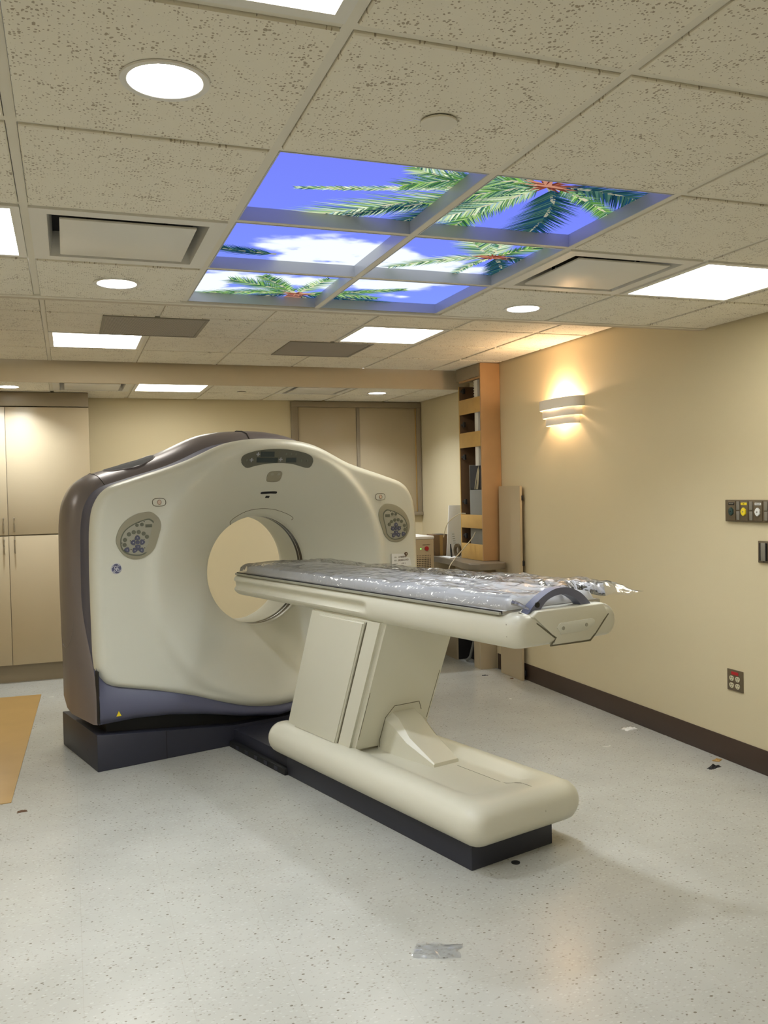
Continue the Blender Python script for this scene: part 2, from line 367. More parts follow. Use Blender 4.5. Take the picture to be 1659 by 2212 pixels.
troffer(-4, J(2), ZC, 'unseen square ceiling light added far to the left of the scanner, out of the picture')  # also unseen, added for more light from the left
troffer(-4, TY+T, ZT, 'unseen square ceiling light added in the raised ceiling far to the left, out of the picture')  # added out of view for its light, like the one before
downlight(.213, 1.864, ZC, 'round downlight nearest the camera, large and glaring at upper left')
downlight(.21, 3.69, ZC, 'round downlight left of the palm panels, beyond the left air diffuser')
downlight(2.069, 3.744, ZC, 'round downlight right of the palm panels, before the right diffuser')
downlight(2.635, 7.46, ZB, 'round downlight in the low far ceiling above the covered window')
downlight(-.41, 7.44, ZB, 'round downlight at the far left above the tall laminate cabinet')
diffuser(cellx(0)+T/2, J(2)+T/2, ZC, 'square white air diffuser left of the palm sky panels')
diffuser(cellx(3)+T/2, J(2)+T/2, ZC, 'square white air diffuser right of the palm sky panels')
diffuser(cellx(0)+T/2, BY-T/2, ZB-.003, 'small looking air diffuser in the far low ceiling above the laminate cabinet')
diffuser(cellx(3)+T/2, BY-T/2, ZB-.003, 'small looking air diffuser in the far low ceiling near the covered window')
def grille(x, y, label):
    e = empty('return_grille', (x, y, ZT-.004), 0, label, 'air vent', 'grey perforated return grilles')
    h = T/2-.008
    bm = bmesh.new()
    for a in ((-h, h, -h, -h+.018), (-h, h, h-.018, h), (-h, -h+.018, -h+.018, h-.018), (h-.018, h, -h+.018, h-.018)): bm_box(bm, *a, -.002, .012)
    bmesh.ops.remove_doubles(bm, verts=bm.verts, dist=1e-5)
    from_bm('frame', bm, M['bronze2'], e)
    box('perforated_face', -h+.018, h-.018, -h+.018, h-.018, 0, .004, M['perf'], e)
grille(.512, TY+T/2+.01, 'grey perforated air return grille in the raised ceiling on the left')
grille(1.735, TY+T*1.5+.01, 'grey perforated air return grille in the raised ceiling, centre right')
def capdisc(x, y, z, rad, label):
    e = empty('sprinkler_cover', (x, y, z), 0, label, 'sprinkler cover', 'round flush sprinkler covers')
    disc('cover_plate', (0, 0, -.008), rad, .005, 'z', M['tee'], e, 36, .0012); disc('collar', (0, 0, -.004), rad*.9, .012, 'z', M['dark'], e, 30)
capdisc(.832, 1.886, ZC, .043, 'round flat sprinkler cover in the tile nearest the palm panels')
capdisc(1.43, 7.54, ZB, .043, 'small round sprinkler cover in the far low ceiling')

# ------------------------------------------------------------------ palm sky panels
def cloud_at(x, y):
    v = 0
    x, y = x/.957, y/.957
    for cx, cy, sx, sy, a in ((1.02,3.30,.30,.17,1.0),(1.20,3.47,.35,.14,1.1),(1.35,3.55,.25,.10,.9),(.66,3.92,.25,.17,1.0),(.62,4.15,.2,.09,.7),(1.05,3.86,.35,.10,.9),(1.62,3.0,.13,.07,.35),(1.5,3.78,.2,.10,.75),(1.62,3.40,.2,.09,.4),(1.55,4.02,.1,.05,.5)):
        v += a*math.exp(-((x-cx)/sx)**2-((y-cy)/sy)**2)
    n = noise.fractal(Vector((x*6, y*9, .3)), 1., 2., 5)
    v = v*(1.0+.9*n)+.12*n
    t = max(0, min(1, (v-.25)/.5)); return t*t*(3-2*t)
def sky_col(x, y):
    t = max(0, min(1, (y-2.1)/2.2)); b = (.155+.04*t, .19+.10*t, .80+.10*t)
    c = cloud_at(x, y); return tuple(b[k]*(1-c)+(.80, .87, .97)[k]*c for k in range(3))
fronds = []   # (points, width, n leaflets, palette, side bias)
G1 = [(.07,.20,.04),(.16,.34,.07),(.025,.09,.05),(.30,.48,.16),(.05,.14,.10),(.18,.30,.22)]
G2 = [(.24,.40,.14),(.50,.62,.34),(.10,.24,.10),(.62,.72,.50),(.30,.45,.45),(.04,.12,.10)]
G3 = [(.006,.03,.05),(.02,.07,.07),(.01,.05,.10),(.05,.12,.09)]
A, B, Cc = (1.44, 2.43), (1.658, 3.243), (1.046, 4.079)
for pts, wd, pal in (
    ((A, (1.0,2.60), (.69,2.665)), .04, G2), ((A, (1.12,2.66), (.74,2.97)), .17, G2), ((A, (1.14,2.69), (.78,3.0)), .07, G3), ((A, (1.12,2.50), (.98,2.40)), .10, G2),
    ((A, (1.30,2.72), (1.34,3.02)), .14, G1), ((A, (1.25,2.62), (1.12,2.92)), .14, G3), ((A, (1.62,2.62), (1.64,3.02)), .17, G3), ((A, (1.72,2.42), (1.92,2.52)), .16, G3), ((A, (1.2,2.40), (1.0,2.55)), .12, G1),
    ((A, (1.36,2.65), (1.22,2.85)), .12, G2), ((A, (1.75,2.55), (1.9,2.75)), .07, G1), ((A,(1.3,2.5),(1.15,2.7)),.10,G1),
    ((B, (1.5,3.28), (1.30,3.50)), .09, G2), ((B, (1.55,3.15), (1.47,3.05)), .13, G2), ((B, (1.78,3.22), (1.9,3.30)), .09, G3), ((B, (1.78,3.35), (1.85,3.60)), .12, G3), ((B, (1.60,3.38), (1.62,3.56)), .05, G2), ((B,(1.72,3.13),(1.78,3.02)),.09,G1), ((B,(1.6,3.1),(1.6,2.95)),.08,G2),
    ((Cc, (.85,4.05), (.57,4.20)), .10, G1), ((Cc, (.88,3.95), (.70,3.88)), .12, G1), ((Cc, (1.3,4.10), (1.62,4.22)), .12, G3), ((Cc, (1.3,4.0), (1.52,3.87)), .08, G1), ((Cc, (1.08,3.9), (1.12,3.76)), .09, G2), ((Cc, (1.15,4.2), (1.22,4.32)), .08, G3), ((Cc, (.82,4.2), (.7,4.3)), .08, G3), ((Cc,(1.25,4.02),(1.45,4.08)),.08,G1), ((Cc,(.9,3.88),(.82,3.78)),.08,G1),
    (((.80,3.42), (.70,3.42), (.54,3.38)), .09, G3), (((.80,2.16), (.70,2.25), (.62,2.31)), .09, G2), (((.92,2.16), (.86,2.24), (.84,2.30)), .06, G3)):
    fronds.append((pts, wd, pal))
def frond_tris():
    """triangles ((x,y)*3, colour) of all fronds in ceiling coordinates"""
    out = []; rnd = random.Random(5)
    for (p0, p1, p2), wd, pal in fronds:
        p0, p1, p2 = Vector(p0)*.957, Vector(p1)*.957, Vector(p2)*.957; wd *= .957; Lg = (p1-p0).length+(p2-p1).length
        n = max(34, int(Lg*170)); wd *= 1.2
        def pt(t): return (1-t)**2*p0+2*t*(1-t)*p1+t*t*p2
        for k in range(n):
            t = .10+.9*k/n; c = pt(t); d = (pt(min(1, t+.02))-pt(max(0, t-.02))).normalized(); nn = Vector((-d.y, d.x))
            prof = math.sin((.14+.76*t)*math.pi)**.6
            for s in (-1, 1):
                ln = wd*prof*rnd.uniform(.75, 1.1)*(1 if s > 0 else .8)
                tip = c+(d*.75+nn*s*.75+Vector((0, .18))*rnd.uniform(0, 1)).normalized()*ln
                hw = Lg/n*rnd.uniform(.7, 1.2)
                col = rnd.choice(pal); q = rnd.uniform(.75, 1.25); col = tuple(min(1, x*q) for x in col)
                out.append(((c-d*hw, c+d*hw, tip), col))
        m = 14                                      # rachis
        for k in range(m):
            a, b = pt(k/m), pt((k+1)/m); d = (b-a).normalized(); nn = Vector((-d.y, d.x)); wa, wb = .008*(1-k/m)+.002, .008*(1-(k+1)/m)+.002
            col = (.55, .52, .36) if pal is not G3 else (.30, .30, .22)
            out.append(((a+nn*wa, a-nn*wa, b-nn*wb), col)); out.append(((a+nn*wa, b-nn*wb, b+nn*wb), col))
    for c0, s in ((A, .075), (B, .06), (Cc, .055)):     # brown crowns with husk fibres
        c0 = Vector(c0)*.957
        for k in range(46):
            a = rnd.uniform(0, 2*math.pi); d = Vector((math.cos(a)*1.5, math.sin(a)*.8)); nn = Vector((-d.y, d.x)).normalized()
            ln = s*rnd.uniform(.5, 1.2); col = rnd.choice([(.20,.05,.03),(.33,.10,.06),(.12,.03,.02),(.48,.22,.14)])
            out.append(((c0-nn*.009, c0+nn*.009, c0+d*ln), col))
    cv = Vector(Cc)*.957                                    # short trunk of the far palm
    for q in range(5):
        y = .03*q; w0 = .03+.004*q; col = [(.30,.13,.09),(.22,.09,.06),(.36,.17,.12)][q % 3]
        a, b, c_, d_ = cv+Vector((-w0, y)), cv+Vector((w0, y)), cv+Vector((w0+.004, y+.03)), cv+Vector((-w0-.004, y+.03))
        out.append(((a, b, c_), col)); out.append(((a, c_, d_), col))
    return out
TRI = frond_tris()
PZ = .05
names = {(1,1): 'backlit sky panel nearest the camera on the left, with a long green palm frond', (2,1): 'backlit sky panel nearest the camera on the right, with a large palm crown',
         (1,2): 'backlit sky panel, middle row left, mostly a white cloud', (2,2): 'backlit sky panel, middle row right, with a small palm crown on cloud',
         (1,3): 'backlit sky panel, farthest row left, with a palm crown and its trunk', (2,3): 'backlit sky panel, farthest row right, frond tips on plain blue'}
for (i, j), lab in names.items():
    x0, x1, y0, y1 = cellx(i), cellx(i+1), J(j), J(j+1)
    if j == 3: y1 = min(y1, Y1-.065)
    e = empty('sky_ceiling_panel', ((x0+x1)/2, (y0+y1)/2, ZC), 0, lab, 'ceiling panel', 'palm and sky print panels in the ceiling')
    ox, oy = (x0+x1)/2, (y0+y1)/2; a, b = (x1-x0)/2-.0125, (y1-y0)/2-.0125
    bm = bmesh.new()
    for q in ((-a, -a+.004, -b, b), (a-.004, a, -b, b), (-a+.004, a-.004, -b, -b+.004), (-a+.004, a-.004, b-.004, b)): bm_box(bm, *q, .006, PZ+.01)
    bmesh.ops.remove_doubles(bm, verts=bm.verts, dist=1e-6)
    from_bm('recess_frame', bm, M['gskin'], e)
    nx, ny = 72, 72
    vs = [(-a+2*a*p/nx, -b+2*b*q/ny, PZ) for q in range(ny+1) for p in range(nx+1)]
    fs = [(q*(nx+1)+p, (q+1)*(nx+1)+p, (q+1)*(nx+1)+p+1, q*(nx+1)+p+1) for q in range(ny) for p in range(nx)]
    me = bpy.data.meshes.new('backlit_print'); me.from_pydata(vs, [], fs)
    ca = me.color_attributes.new('col', 'FLOAT_COLOR', 'POINT')
    for k, v in enumerate(vs): ca.data[k].color = (*sky_col(v[0]+ox, v[1]+oy), 1)
    me.materials.append(M['skyp']); pn = link(bpy.data.objects.new('backlit_print', me), e)
    # palm picture, cut at the edges of this panel
    bm = bmesh.new(); lay = bm.faces.layers.int.new('c'); cols = []
    for k, (tri, col) in enumerate(TRI):
        if max(p.x for p in tri) < x0 or min(p.x for p in tri) > x1 or max(p.y for p in tri) < y0 or min(p.y for p in tri) > y1: continue
        fz = PZ-.0012-.0006*(k % 7)/7-.0000004*k
        fc = bm.faces.new([bm.verts.new((p.x-ox, p.y-oy, fz)) for p in tri]); fc[lay] = len(cols); cols.append(col)
    for co, no in (((-a+.004,0,0),(-1,0,0)), ((a-.004,0,0),(1,0,0)), ((0,-b+.004,0),(0,-1,0)), ((0,b-.004,0),(0,1,0))):
        bmesh.ops.bisect_plane(bm, geom=bm.verts[:]+bm.edges[:]+bm.faces[:], plane_co=co, plane_no=no, clear_outer=True)
    cl = bm.loops.layers.float_color.new('col')
    for fc in bm.faces:
        for lp in fc.loops: lp[cl] = (*cols[fc[lay]], 1)
    me = bpy.data.meshes.new('palm_picture'); bm.to_mesh(me); bm.free(); me.materials.append(M['palm'])
    po = link(bpy.data.objects.new('palm_picture', me), pn); po['kind'] = 'stuff'

# ------------------------------------------------------------------ CT gantry (local frame: x across, y depth, z up)
TH = R(15.2); UC = 1.115
G0 = Vector((.112, 5.063, 0)); UV = Vector((math.cos(TH), math.sin(TH), 0)); VV = Vector((-math.sin(TH), math.cos(TH), 0))
gan = empty('ct_scanner_gantry', G0+UV*UC, TH, 'large cream ring shaped CT scanner gantry with grey side covers and dark plinth', 'CT scanner')
ZI = 1.024; RB, RD = .345, .77
def surf(x, z):
    r_ = math.hypot(x, z-ZI)
    if r_ >= RD:
        t = min(1, (r_-RD)/.07); return -.05+.026*t*t*(3-2*t)
    t = min(1, (RD-r_)/(RD-RB)); return -.05+.27*t**1.22
half_top = [(-1.112,.26),(-1.112,.5),(-1.115,.75),(-1.117,1.0),(-1.115,1.2),(-1.108,1.36),(-1.082,1.475),(-1.01,1.562),(-.855,1.617),(-.58,1.70),(-.36,1.795),(-.25,1.828),(-.12,1.846),(0,1.85)]
half_bot = [(-1.112,.62),(-1.106,.56),(-1.085,.505),(-1.04,.464),(-.95,.437),(-.78,.394),(-.6,.34),(-.41,.278),(-.23,.222),(-.1,.198),(0,.192)]
mirror = lambda h: h+[(-x, z) for x, z in h[-2::-1]]
top_path = [tuple(p) for p in spline(mirror(half_top), 8)]
cream_loop = [p for p in top_path if p[1] > .63]
bot_path = [tuple(p) for p in spline(mirror(half_bot), 6)]
cream_loop = cream_loop + [(-x, z) for x, z in bot_path]            # right side down, then back to the left along the bottom
def ray_R(phi):
    d = (math.cos(phi), math.sin(phi)); best = None; n = len(cream_loop)
    for i in range(n):
        ax, az = cream_loop[i][0], cream_loop[i][1]-ZI; bx_, bz_ = cream_loop[(i+1) % n][0], cream_loop[(i+1) % n][1]-ZI
        ex, ez = bx_-ax, bz_-az; det = d[0]*(-ez)+d[1]*ex
        if abs(det) < 1e-12: continue
        t = (ax*(-ez)+az*ex)/det; s_ = (d[0]*az-d[1]*ax)/det
        if t > 0 and -1e-6 <= s_ <= 1+1e-6 and (best is None or t > best): best = t
    return best
NA = 288; rings = []
RR = [ray_R(2*math.pi*k/NA) for k in range(NA)]
def polar(k, rad, y): a = 2*math.pi*k/NA; return (rad*math.cos(a), y, ZI+rad*math.sin(a))
rings.append([polar(k, RB, .245) for k in range(NA)]); rings.append([polar(k, RB, .228) for k in range(NA)])
FIL, FV = .055, .07
for q in range(0, 31):
    row = []
    for k in range(NA):
        rad = RB+.004+(RR[k]-FIL-RB-.004)*(q/30); a = 2*math.pi*k/NA
        row.append(polar(k, rad, surf(rad*math.cos(a), ZI+rad*math.sin(a))))
    rings.append(row)
for q in range(1, 9):
    b = q/8*math.pi/2; row = []
    for k in range(NA):
        a = 2*math.pi*k/NA; rad = RR[k]-FIL+FIL*math.sin(b); ri = RR[k]-FIL
        row.append(polar(k, rad, surf(ri*math.cos(a), ZI+ri*math.sin(a))+FV*(1-math.cos(b))))
    rings.append(row)
rings.append([polar(k, RR[k]-.03, .06) for k in range(NA)])
loft('front_cover', rings, M['cream'], gan, True, False, True, 60)
def revolve(name, prof, m): return loft(name, [[polar(k*3, rad, y) for k in range(NA//3)] for rad, y in prof], m, gan, True, False, True, 50)
revolve('scan_window_ring', [(.3475,.238),(.3475,.322)], M['ring'])
revolve('ring_edge', [(.3465,.282),(.3450,.286),(.3465,.290)], M['steel'])
revolve('bore_liner', [(.348,.318),(.345,.32),(.345,.54),(.36,.60),(.41,.68),(.50,.742)], M['cream'])
# rear cover
loft('rear_cover', [[polar(k, .50, .742) for k in range(NA)], [polar(k, max(.52, RR[k]-.16), .76) for k in range(NA)], [polar(k, max(.53, RR[k]-.06), .72) for k in range(NA)]], M['cream'], gan, True, False)
# side and top covers
def normals(path):
    out = []
    for i in range(len(path)):
        a, b = path[max(0, i-1)], path[min(len(path)-1, i+1)]; t = Vector((b[0]-a[0], b[1]-a[1])).normalized(); out.append((-t.y, t.x))
    return out
NRM = normals(top_path)
def top_gain(off, nz_): return off*(1+.6*max(0, nz_)) if off > 0 else off
def strip(name, i0, i1, prof, m, cap=False):
    rows = []
    for i in range(i0, i1+1):
        (x, z), (nx_, nz_) = top_path[i], NRM[i]; row = []
        for y, off in prof:
            if callable(y): y = y(z, x)
            off = top_gain(off, nz_); xx, zz = x+nx_*off, z+nz_*off
            if z < .85:
                zm = .262+.28*(max(0, y-.28)/.45)**2; zz = zm+(zz-.262)*(.85-zm)/(.85-.262)
            row.append((xx, y, zz))
        rows.append(row)
    return loft(name, rows, m, gan, False, False, True, 60)
def sm(a, b, x): t = max(0, min(1, (x-a)/(b-a))); return t*t*(3-2*t)
def y_start(z, x): return .005+(.215*sm(.40, .95, z)) if abs(x) > .9 else .22
prof = [(lambda z, x: y_start(z, x)+.012, -.03), (lambda z, x: y_start(z, x)+.002, -.004), (lambda z, x: y_start(z, x)+.02, .012), (.27,.030),(.34,.042),(.42,.046),(.52,.037),(.60,.015),(.66,-.02),(.71,-.07),(.735,-.13),(.745,-.2)]
def idx(x): return min(range(len(top_path)), key=lambda i: abs(top_path[i][0]-x)+(0 if top_path[i][1] > 1.5 else 9))
iL, iM, iR, iE = idx(-.97), idx(-.035), idx(.97), len(top_path)-1
strip('side_cover', 0, iL, prof, M['grey']); strip('side_cover', iR, iE, prof, M['grey'])
strip('top_cover', iL, iM, [(y, o_-.0025) if not callable(y) else (y, o_-.0025) for y, o_ in prof], M['grey']); strip('top_cover', iM, iR, prof, M['grey'])
strip('accent_band', 8, iE-8, [(.03, -.03), (.037, -.006), (.10, -.004), (.25, -.004), (.28, -.03)], M['indigo'])
def seam_at(i):
    (x, z), (nx_, nz_) = top_path[i], NRM[i]
    pts = [(x+nx_*(top_gain(o_, nz_)+.0004), (y if not callable(y) else y(z, x)), z+nz_*(top_gain(o_, nz_)+.0004)) for y, o_ in prof[1:9]]
    tube('cover_seam', pts, .0022, M['dark'], gan, 5)
for i in (iL, iM, iR): seam_at(i)
# oval vent on the left top slope, faint oval hatch on the left side: both lie on the cover
PO = [(.22,-.004),(.24,.012),(.27,.030),(.34,.042),(.42,.046),(.52,.036),(.60,.015),(.66,-.02)]
def off_at(y):
    for (a, oa), (b, ob) in zip(PO, PO[1:]):
        if a <= y <= b: return oa+(ob-oa)*(y-a)/(b-a)
    return -.004
def on_cover(xq, yq, lift):
    i = idx(xq); (x, z), (nx_, nz_) = top_path[i], NRM[i]; o_ = top_gain(off_at(yq)-.0025, nz_)+lift
    zq = z-(xq-x)*nx_/nz_
    return (xq+nx_*o_, yq, zq+nz_*o_)
def vent_ring(s): return [on_cover(-.745+.15*s*math.cos(2*math.pi*k/48), .37+.105*s*math.sin(2*math.pi*k/48), .0022) for k in range(48)]
loft('oval_vent', [vent_ring(s) for s in (1, .75, .5, .25, .02)], M['dark'], gan, True, False)
tube('vent_rim', vent_ring(1.02), .003, M['grey'], gan, 6, True)
tube('hatch_outline', [(-1.1145-off_at(.42+.14*math.cos(a*.1309)), .42+.14*math.cos(a*.1309), .83+.19*math.sin(a*.1309)) for a in range(48)], .0016, M['grey'], gan, 5, True)
disc('side_bolt', (.14, .60, -1.124), .012, .012, 'x', M['black'], gan, 16)
# slate blue skirt under the cream front
def bot_z(x):
    ax = abs(x)
    for (x0_, z0_), (x1_, z1_) in zip(bot_path, bot_path[1:]):
        if x0_ <= -ax <= x1_ and x1_ > x0_: return z0_+(z1_-z0_)*(-ax-x0_)/(x1_-x0_)
    return .56
def skirt_z(x):
    ax = abs(x); P = ((0,.135),(.24,.17),(.5,.225),(.7,.255),(.9,.268),(1.12,.262))
    for (a, za), (b, zb) in zip(P, P[1:]):
        if a <= ax <= b: return za+(zb-za)*(ax-a)/(b-a)
    return .262
rows = []
for k in range(121):
    x = -1.105+2.21*k/120; zt_ = bot_z(x)+.06; zb_ = skirt_z(x); row = []
    for q in range(9):
        t = q/8; y = .035-.075*math.sin(min(1, t*1.25)*math.pi/2)+(.03*(t-.85)/.15 if t > .85 else 0); row.append((x, y, zt_+(zb_-zt_)*t))
    row.append((x, .06, zb_-.0)); rows.append(row)
loft('front_skirt', rows, M['indigo'], gan, False, False, True, 60)
for s in (-1, 1): box('skirt_seam', s*1.106-.003, s*1.106+.003, -.03, .02, .27, .56, M['dark'], gan)
# plinth
prism('plinth', [(-1.115,0),(1.115,0),(1.115,.205),(.75,.165),(.3,.12),(-.3,.12),(-.75,.165),(-1.115,.205)], 'y', 0, .691, M['navy'], gan, .004)
box('inner_frame', -1.04, 1.04, .075, .66, .11, .42, M['black'], gan)
for s in (-1, 1): box('plinth_joint', s*.72-.0015, s*.72+.0015, -.0015, .01, .002, .16, M['dark'], gan)
disc('plinth_bolt', (.18, .085, -1.117), .006, .004, 'x', M['black'], gan, 12)

# --- things moulded into the front: they follow the curved cover
def on(p, lift): return (p[0], surf(p[0], p[1])-lift, p[1])
def plate(name, poly, lift, m, parent=None, depth=.012):
    """a thin plate lying on the cover, its outline given in (x, z)"""
    n = len(poly); c = (sum(p[0] for p in poly)/n, sum(p[1] for p in poly)/n)
    mid = [((p[0]+c[0])/2, (p[1]+c[1])/2) for p in poly]
    vs = [on(p, lift-depth) for p in poly]+[on(p, lift-.0012) for p in poly]+[on((p[0]+(c[0]-p[0])*.03, p[1]+(c[1]-p[1])*.03), lift) for p in poly]+[on(p, lift) for p in mid]+[on(c, lift)]
    fs = []
    for L_ in range(3):
        for k in range(n): fs.append((L_*n+k, L_*n+(k+1) % n, (L_+1)*n+(k+1) % n, (L_+1)*n+k))
    fs += [(3*n+k, 3*n+(k+1) % n, 4*n) for k in range(n)]
    return pydata(name, vs, fs, m, parent or gan, True, 35)
EGG = [(-0.8054,1.4244),(-0.7784,1.4207),(-0.7554,1.4047),(-0.7387,1.3852),(-0.7321,1.3584),(-0.7345,1.332),(-0.746,1.2946),(-0.7629,1.2462),(-0.7766,1.2146),(-0.8,1.1873),(-0.8325,1.1684),(-0.8768,1.1618),(-0.9146,1.1698),(-0.946,1.1904),(-0.9694,1.2196),(-0.9834,1.25),(-0.9863,1.2761),(-0.9779,1.309),(-0.962,1.3416),(-0.9367,1.3721),(-0.9059,1.3951),(-0.8596,1.4159)]
FACE = [(-0.8067,1.382),(-0.7875,1.3775),(-0.7723,1.3637),(-0.7671,1.3407),(-0.7722,1.3106),(-0.7855,1.2621),(-0.7909,1.2284),(-0.8122,1.2011),(-0.8474,1.1844),(-0.8856,1.1848),(-0.9233,1.1946),(-0.9472,1.2128),(-0.9595,1.2376),(-0.9604,1.2711),(-0.9541,1.293),(-0.9383,1.3201),(-0.9074,1.3448),(-0.861,1.3672)]
RND = [(-0.8676,1.3515,.0095),(-0.8394,1.3541,.0105),(-0.9143,1.3022,.0115),(-0.8875,1.3131,.0115),(-0.8585,1.3127,.0115),(-0.8313,1.303,.0115),(-0.8126,1.2842,.0115),(-0.9382,1.2727,.0115),(-0.9415,1.2444,.0115)]
ARW = [(-0.8675,1.2803,90),(-0.8921,1.2554,180),(-0.8404,1.2555,0),(-0.8662,1.2296,270),(-0.9283,1.2163,60),(-0.8839,1.2119,125),(-0.8466,1.2107,55)]
def keypad(s, dx):
    X = lambda x: (x*s if s > 0 else -x)+dx
    e = plate('keypad_bezel', spline([Vector((X(x), z)) for x, z in EGG], 3, True), .007, M['panelg'])
    fp = [(X(x), z) for x, z in spline([Vector(p) for p in FACE], 3, True)]
    # bezel wall round a sunken face
    n = len(fp); c = (sum(p[0] for p in fp)/n, sum(p[1] for p in fp)/n)
    vs = []
    for sc, lf in ((1.04, .0076), (1.0, .0086), (.965, .0074)): vs += [on((c[0]+(p[0]-c[0])*sc, c[1]+(p[1]-c[1])*sc), lf) for p in fp]
    pydata('bezel_lip', vs, [(L_*n+k, L_*n+(k+1) % n, (L_+1)*n+(k+1) % n, (L_+1)*n+k) for L_ in range(2) for k in range(n)], M['btn'], e, True)
    plate('keypad_face', [(c[0]+(p[0]-c[0])*.97, c[1]+(p[1]-c[1])*.97) for p in fp], .0082, M['panelf'], e)
    for x, z, r_ in RND: plate('button', [(X(x)+r_*math.cos(k*.3927), z+r_*math.sin(k*.3927)) for k in range(16)], .0115, M['btn'], e, .004)
    for x, z, a in ARW:
        if s < 0: pass
        a_ = R(a if s > 0 else 180-a)
        pl = [Vector((.016, 0)), Vector((.004, .0135)), Vector((-.010, .0125)), Vector((-.010, -.0125)), Vector((.004, -.0135))]
        pl = spline(pl, 3, True)
        plate('arrow_button', [(X(x)+p.x*math.cos(a_)-p.y*math.sin(a_), z+p.x*math.sin(a_)+p.y*math.cos(a_)) for p in pl], .0125, M['btnb'], e, .005)
        plate('arrow_mark', [(X(x)+.22*(p.x*math.cos(a_)-p.y*math.sin(a_)), z+.22*(p.x*math.sin(a_)+p.y*math.cos(a_))) for p in pl], .0132, M['btnl'], e, .002)
    plate('centre_button', [(X(-.8667)+.0115*math.cos(k*.3927), 1.2559+.0115*math.sin(k*.3927)) for k in range(16)], .0125, M['btnb'], e, .005)
    plate('small_display', [(X(-.8192),1.3542),(X(-.7807),1.3545),(X(-.7809),1.3366),(X(-.8193),1.3369)], .0095, M['btn'], e, .003)
    for x, z in ((-.856,1.366),(-.826,1.370),(-.908,1.266),(-.829,1.269),(-.905,1.217),(-.827,1.222),(-.955,1.256)):
        plate('indicator', [(X(x)+.0028*math.cos(k*.785), z+.0028*math.sin(k*.785)) for k in range(8)], .0094, M['black'], e, .002)
keypad(1, 0); keypad(-1, .045)
def estop(x, z):
    st = [(x+.0385*math.copysign(abs(math.cos(k*.1963))**.55, math.cos(k*.1963)), z+.0215*math.copysign(abs(math.sin(k*.1963))**.8, math.sin(k*.1963))) for k in range(32)]
    o = plate('stop_surround', st, .004, M['cream'])
    tube('surround_edge', [on(p, .003) for p in st], .0022, M['seam'], o, 5, True)
    plate('stop_button', [(x+.0125*math.cos(k*.3), z+.0145*math.sin(k*.3)) for k in range(21)], .009, mat('pale_pink_plastic', (.60, .46, .36), .4), o, .006)
    tube('stop_ring', [on((x+.0105*math.cos(k*.3), z+.012*math.sin(k*.3)), .0095) for k in range(21)], .0008, M['ink'], o, 4, True)
estop(-.7341, 1.4759); estop(.7933, 1.472)
# curved display over the bore
bt = spline([Vector(p) for p in [(-0.2194,1.7127),(-0.2155,1.7334),(-0.1918,1.7514),(-0.125,1.7699),(-0.0503,1.7795),(0.0219,1.7825),(0.0984,1.7791),(0.1689,1.7686),(0.2296,1.7533),(0.2627,1.7345),(0.2745,1.7095)]], 4)
bb = spline([Vector(p) for p in [(-0.2174,1.7038),(-0.198,1.6831),(-0.1644,1.6688),(-0.1088,1.6817),(-0.0343,1.6937),(0.0272,1.6976),(0.0787,1.6974),(0.1483,1.69),(0.2369,1.6676),(0.2653,1.6752),(0.2745,1.7032)]], 4)
vs, fs = [], []
nb = len(bt)
for lf in (.004, -.01):
    for q in range(7):
        vs += [on(bb[k]+(bt[k]-bb[k])*(q/6), lf) for k in range(nb)]
for q in range(6):
    for k in range(nb-1): a = q*nb+k; fs.append((a, a+1, a+nb+1, a+nb))
o7 = 7*nb
for k in range(nb-1): fs.append((k, k+1, o7+k+1, o7+k)); a = 6*nb+k; fs.append((a, a+1, o7+a+1, o7+a))
ds = pydata('status_display', vs, fs, M['disp'], gan, True, 40)
for pl in ([(-0.0937,1.7671),(0.0014,1.7663),(0.007,1.7346),(-0.0902,1.7342)], [(-0.1141,1.7311),(0.0319,1.731),(0.0377,1.6997),(-0.1096,1.7006)], [(0.0886,1.731),(0.1569,1.731),(0.1629,1.7007),(0.0933,1.701)]):
    pl2 = []
    for a, b in zip(pl, pl[1:]+pl[:1]): pl2 += [(a[0]+(b[0]-a[0])*t/4, a[1]+(b[1]-a[1])*t/4) for t in range(4)]
    plate('screen', pl2, .0056, M['screen'], ds, .002)
for x, z in ((-.1087,1.7506),(-.148,1.716),(.0532,1.7194)):       # little white arrow and bar icons
    plate('icon_mark', [(x-.013,z-.003),(x+.013,z-.003),(x+.013,z+.003),(x-.013,z+.003)], .0056, M['btnl'], ds, .002)
    plate('icon_mark', [(x-.0035,z-.012),(x+.0035,z-.012),(x+.0035,z+.012),(x-.0035,z+.012)], .0057, M['btnl'], ds, .002)
for x, z in ((.085,1.752),(.118,1.752),(.150,1.751),(.195,1.712),(.235,1.712),(-.18,1.715)):
    plate('icon_lamp', [(x+.006*math.cos(k*.785), z+.008*math.sin(k*.785)) for k in range(8)], .0052, M['btn'], ds, .002)
cmr = plate('camera_window', spline([Vector(p) for p in [(-0.0084,1.6007),(-0.0097,1.6283),(0.0064,1.6449),(0.0401,1.6477),(0.071,1.6475),(0.0859,1.6366),(0.0887,1.6149),(0.0808,1.5902),(0.0597,1.5819),(0.0252,1.5824),(-0.0005,1.5867)]], 3, True), .005, M['panelg'])
for x in (.02, .065): plate('camera_lens', [(x+.011*math.cos(k*.45), 1.630+.009*math.sin(k*.45)) for k in range(14)], .0064, M['panelf'], cmr, .003)
plate('laser_slot', spline([Vector(p) for p in [(-0.0219,1.5142),(-0.014,1.5218),(0.0445,1.5238),(0.0838,1.523),(0.0902,1.5166),(0.0854,1.5081),(0.0492,1.5102),(-0.0125,1.5078)]], 2, True), .002, M['black'])
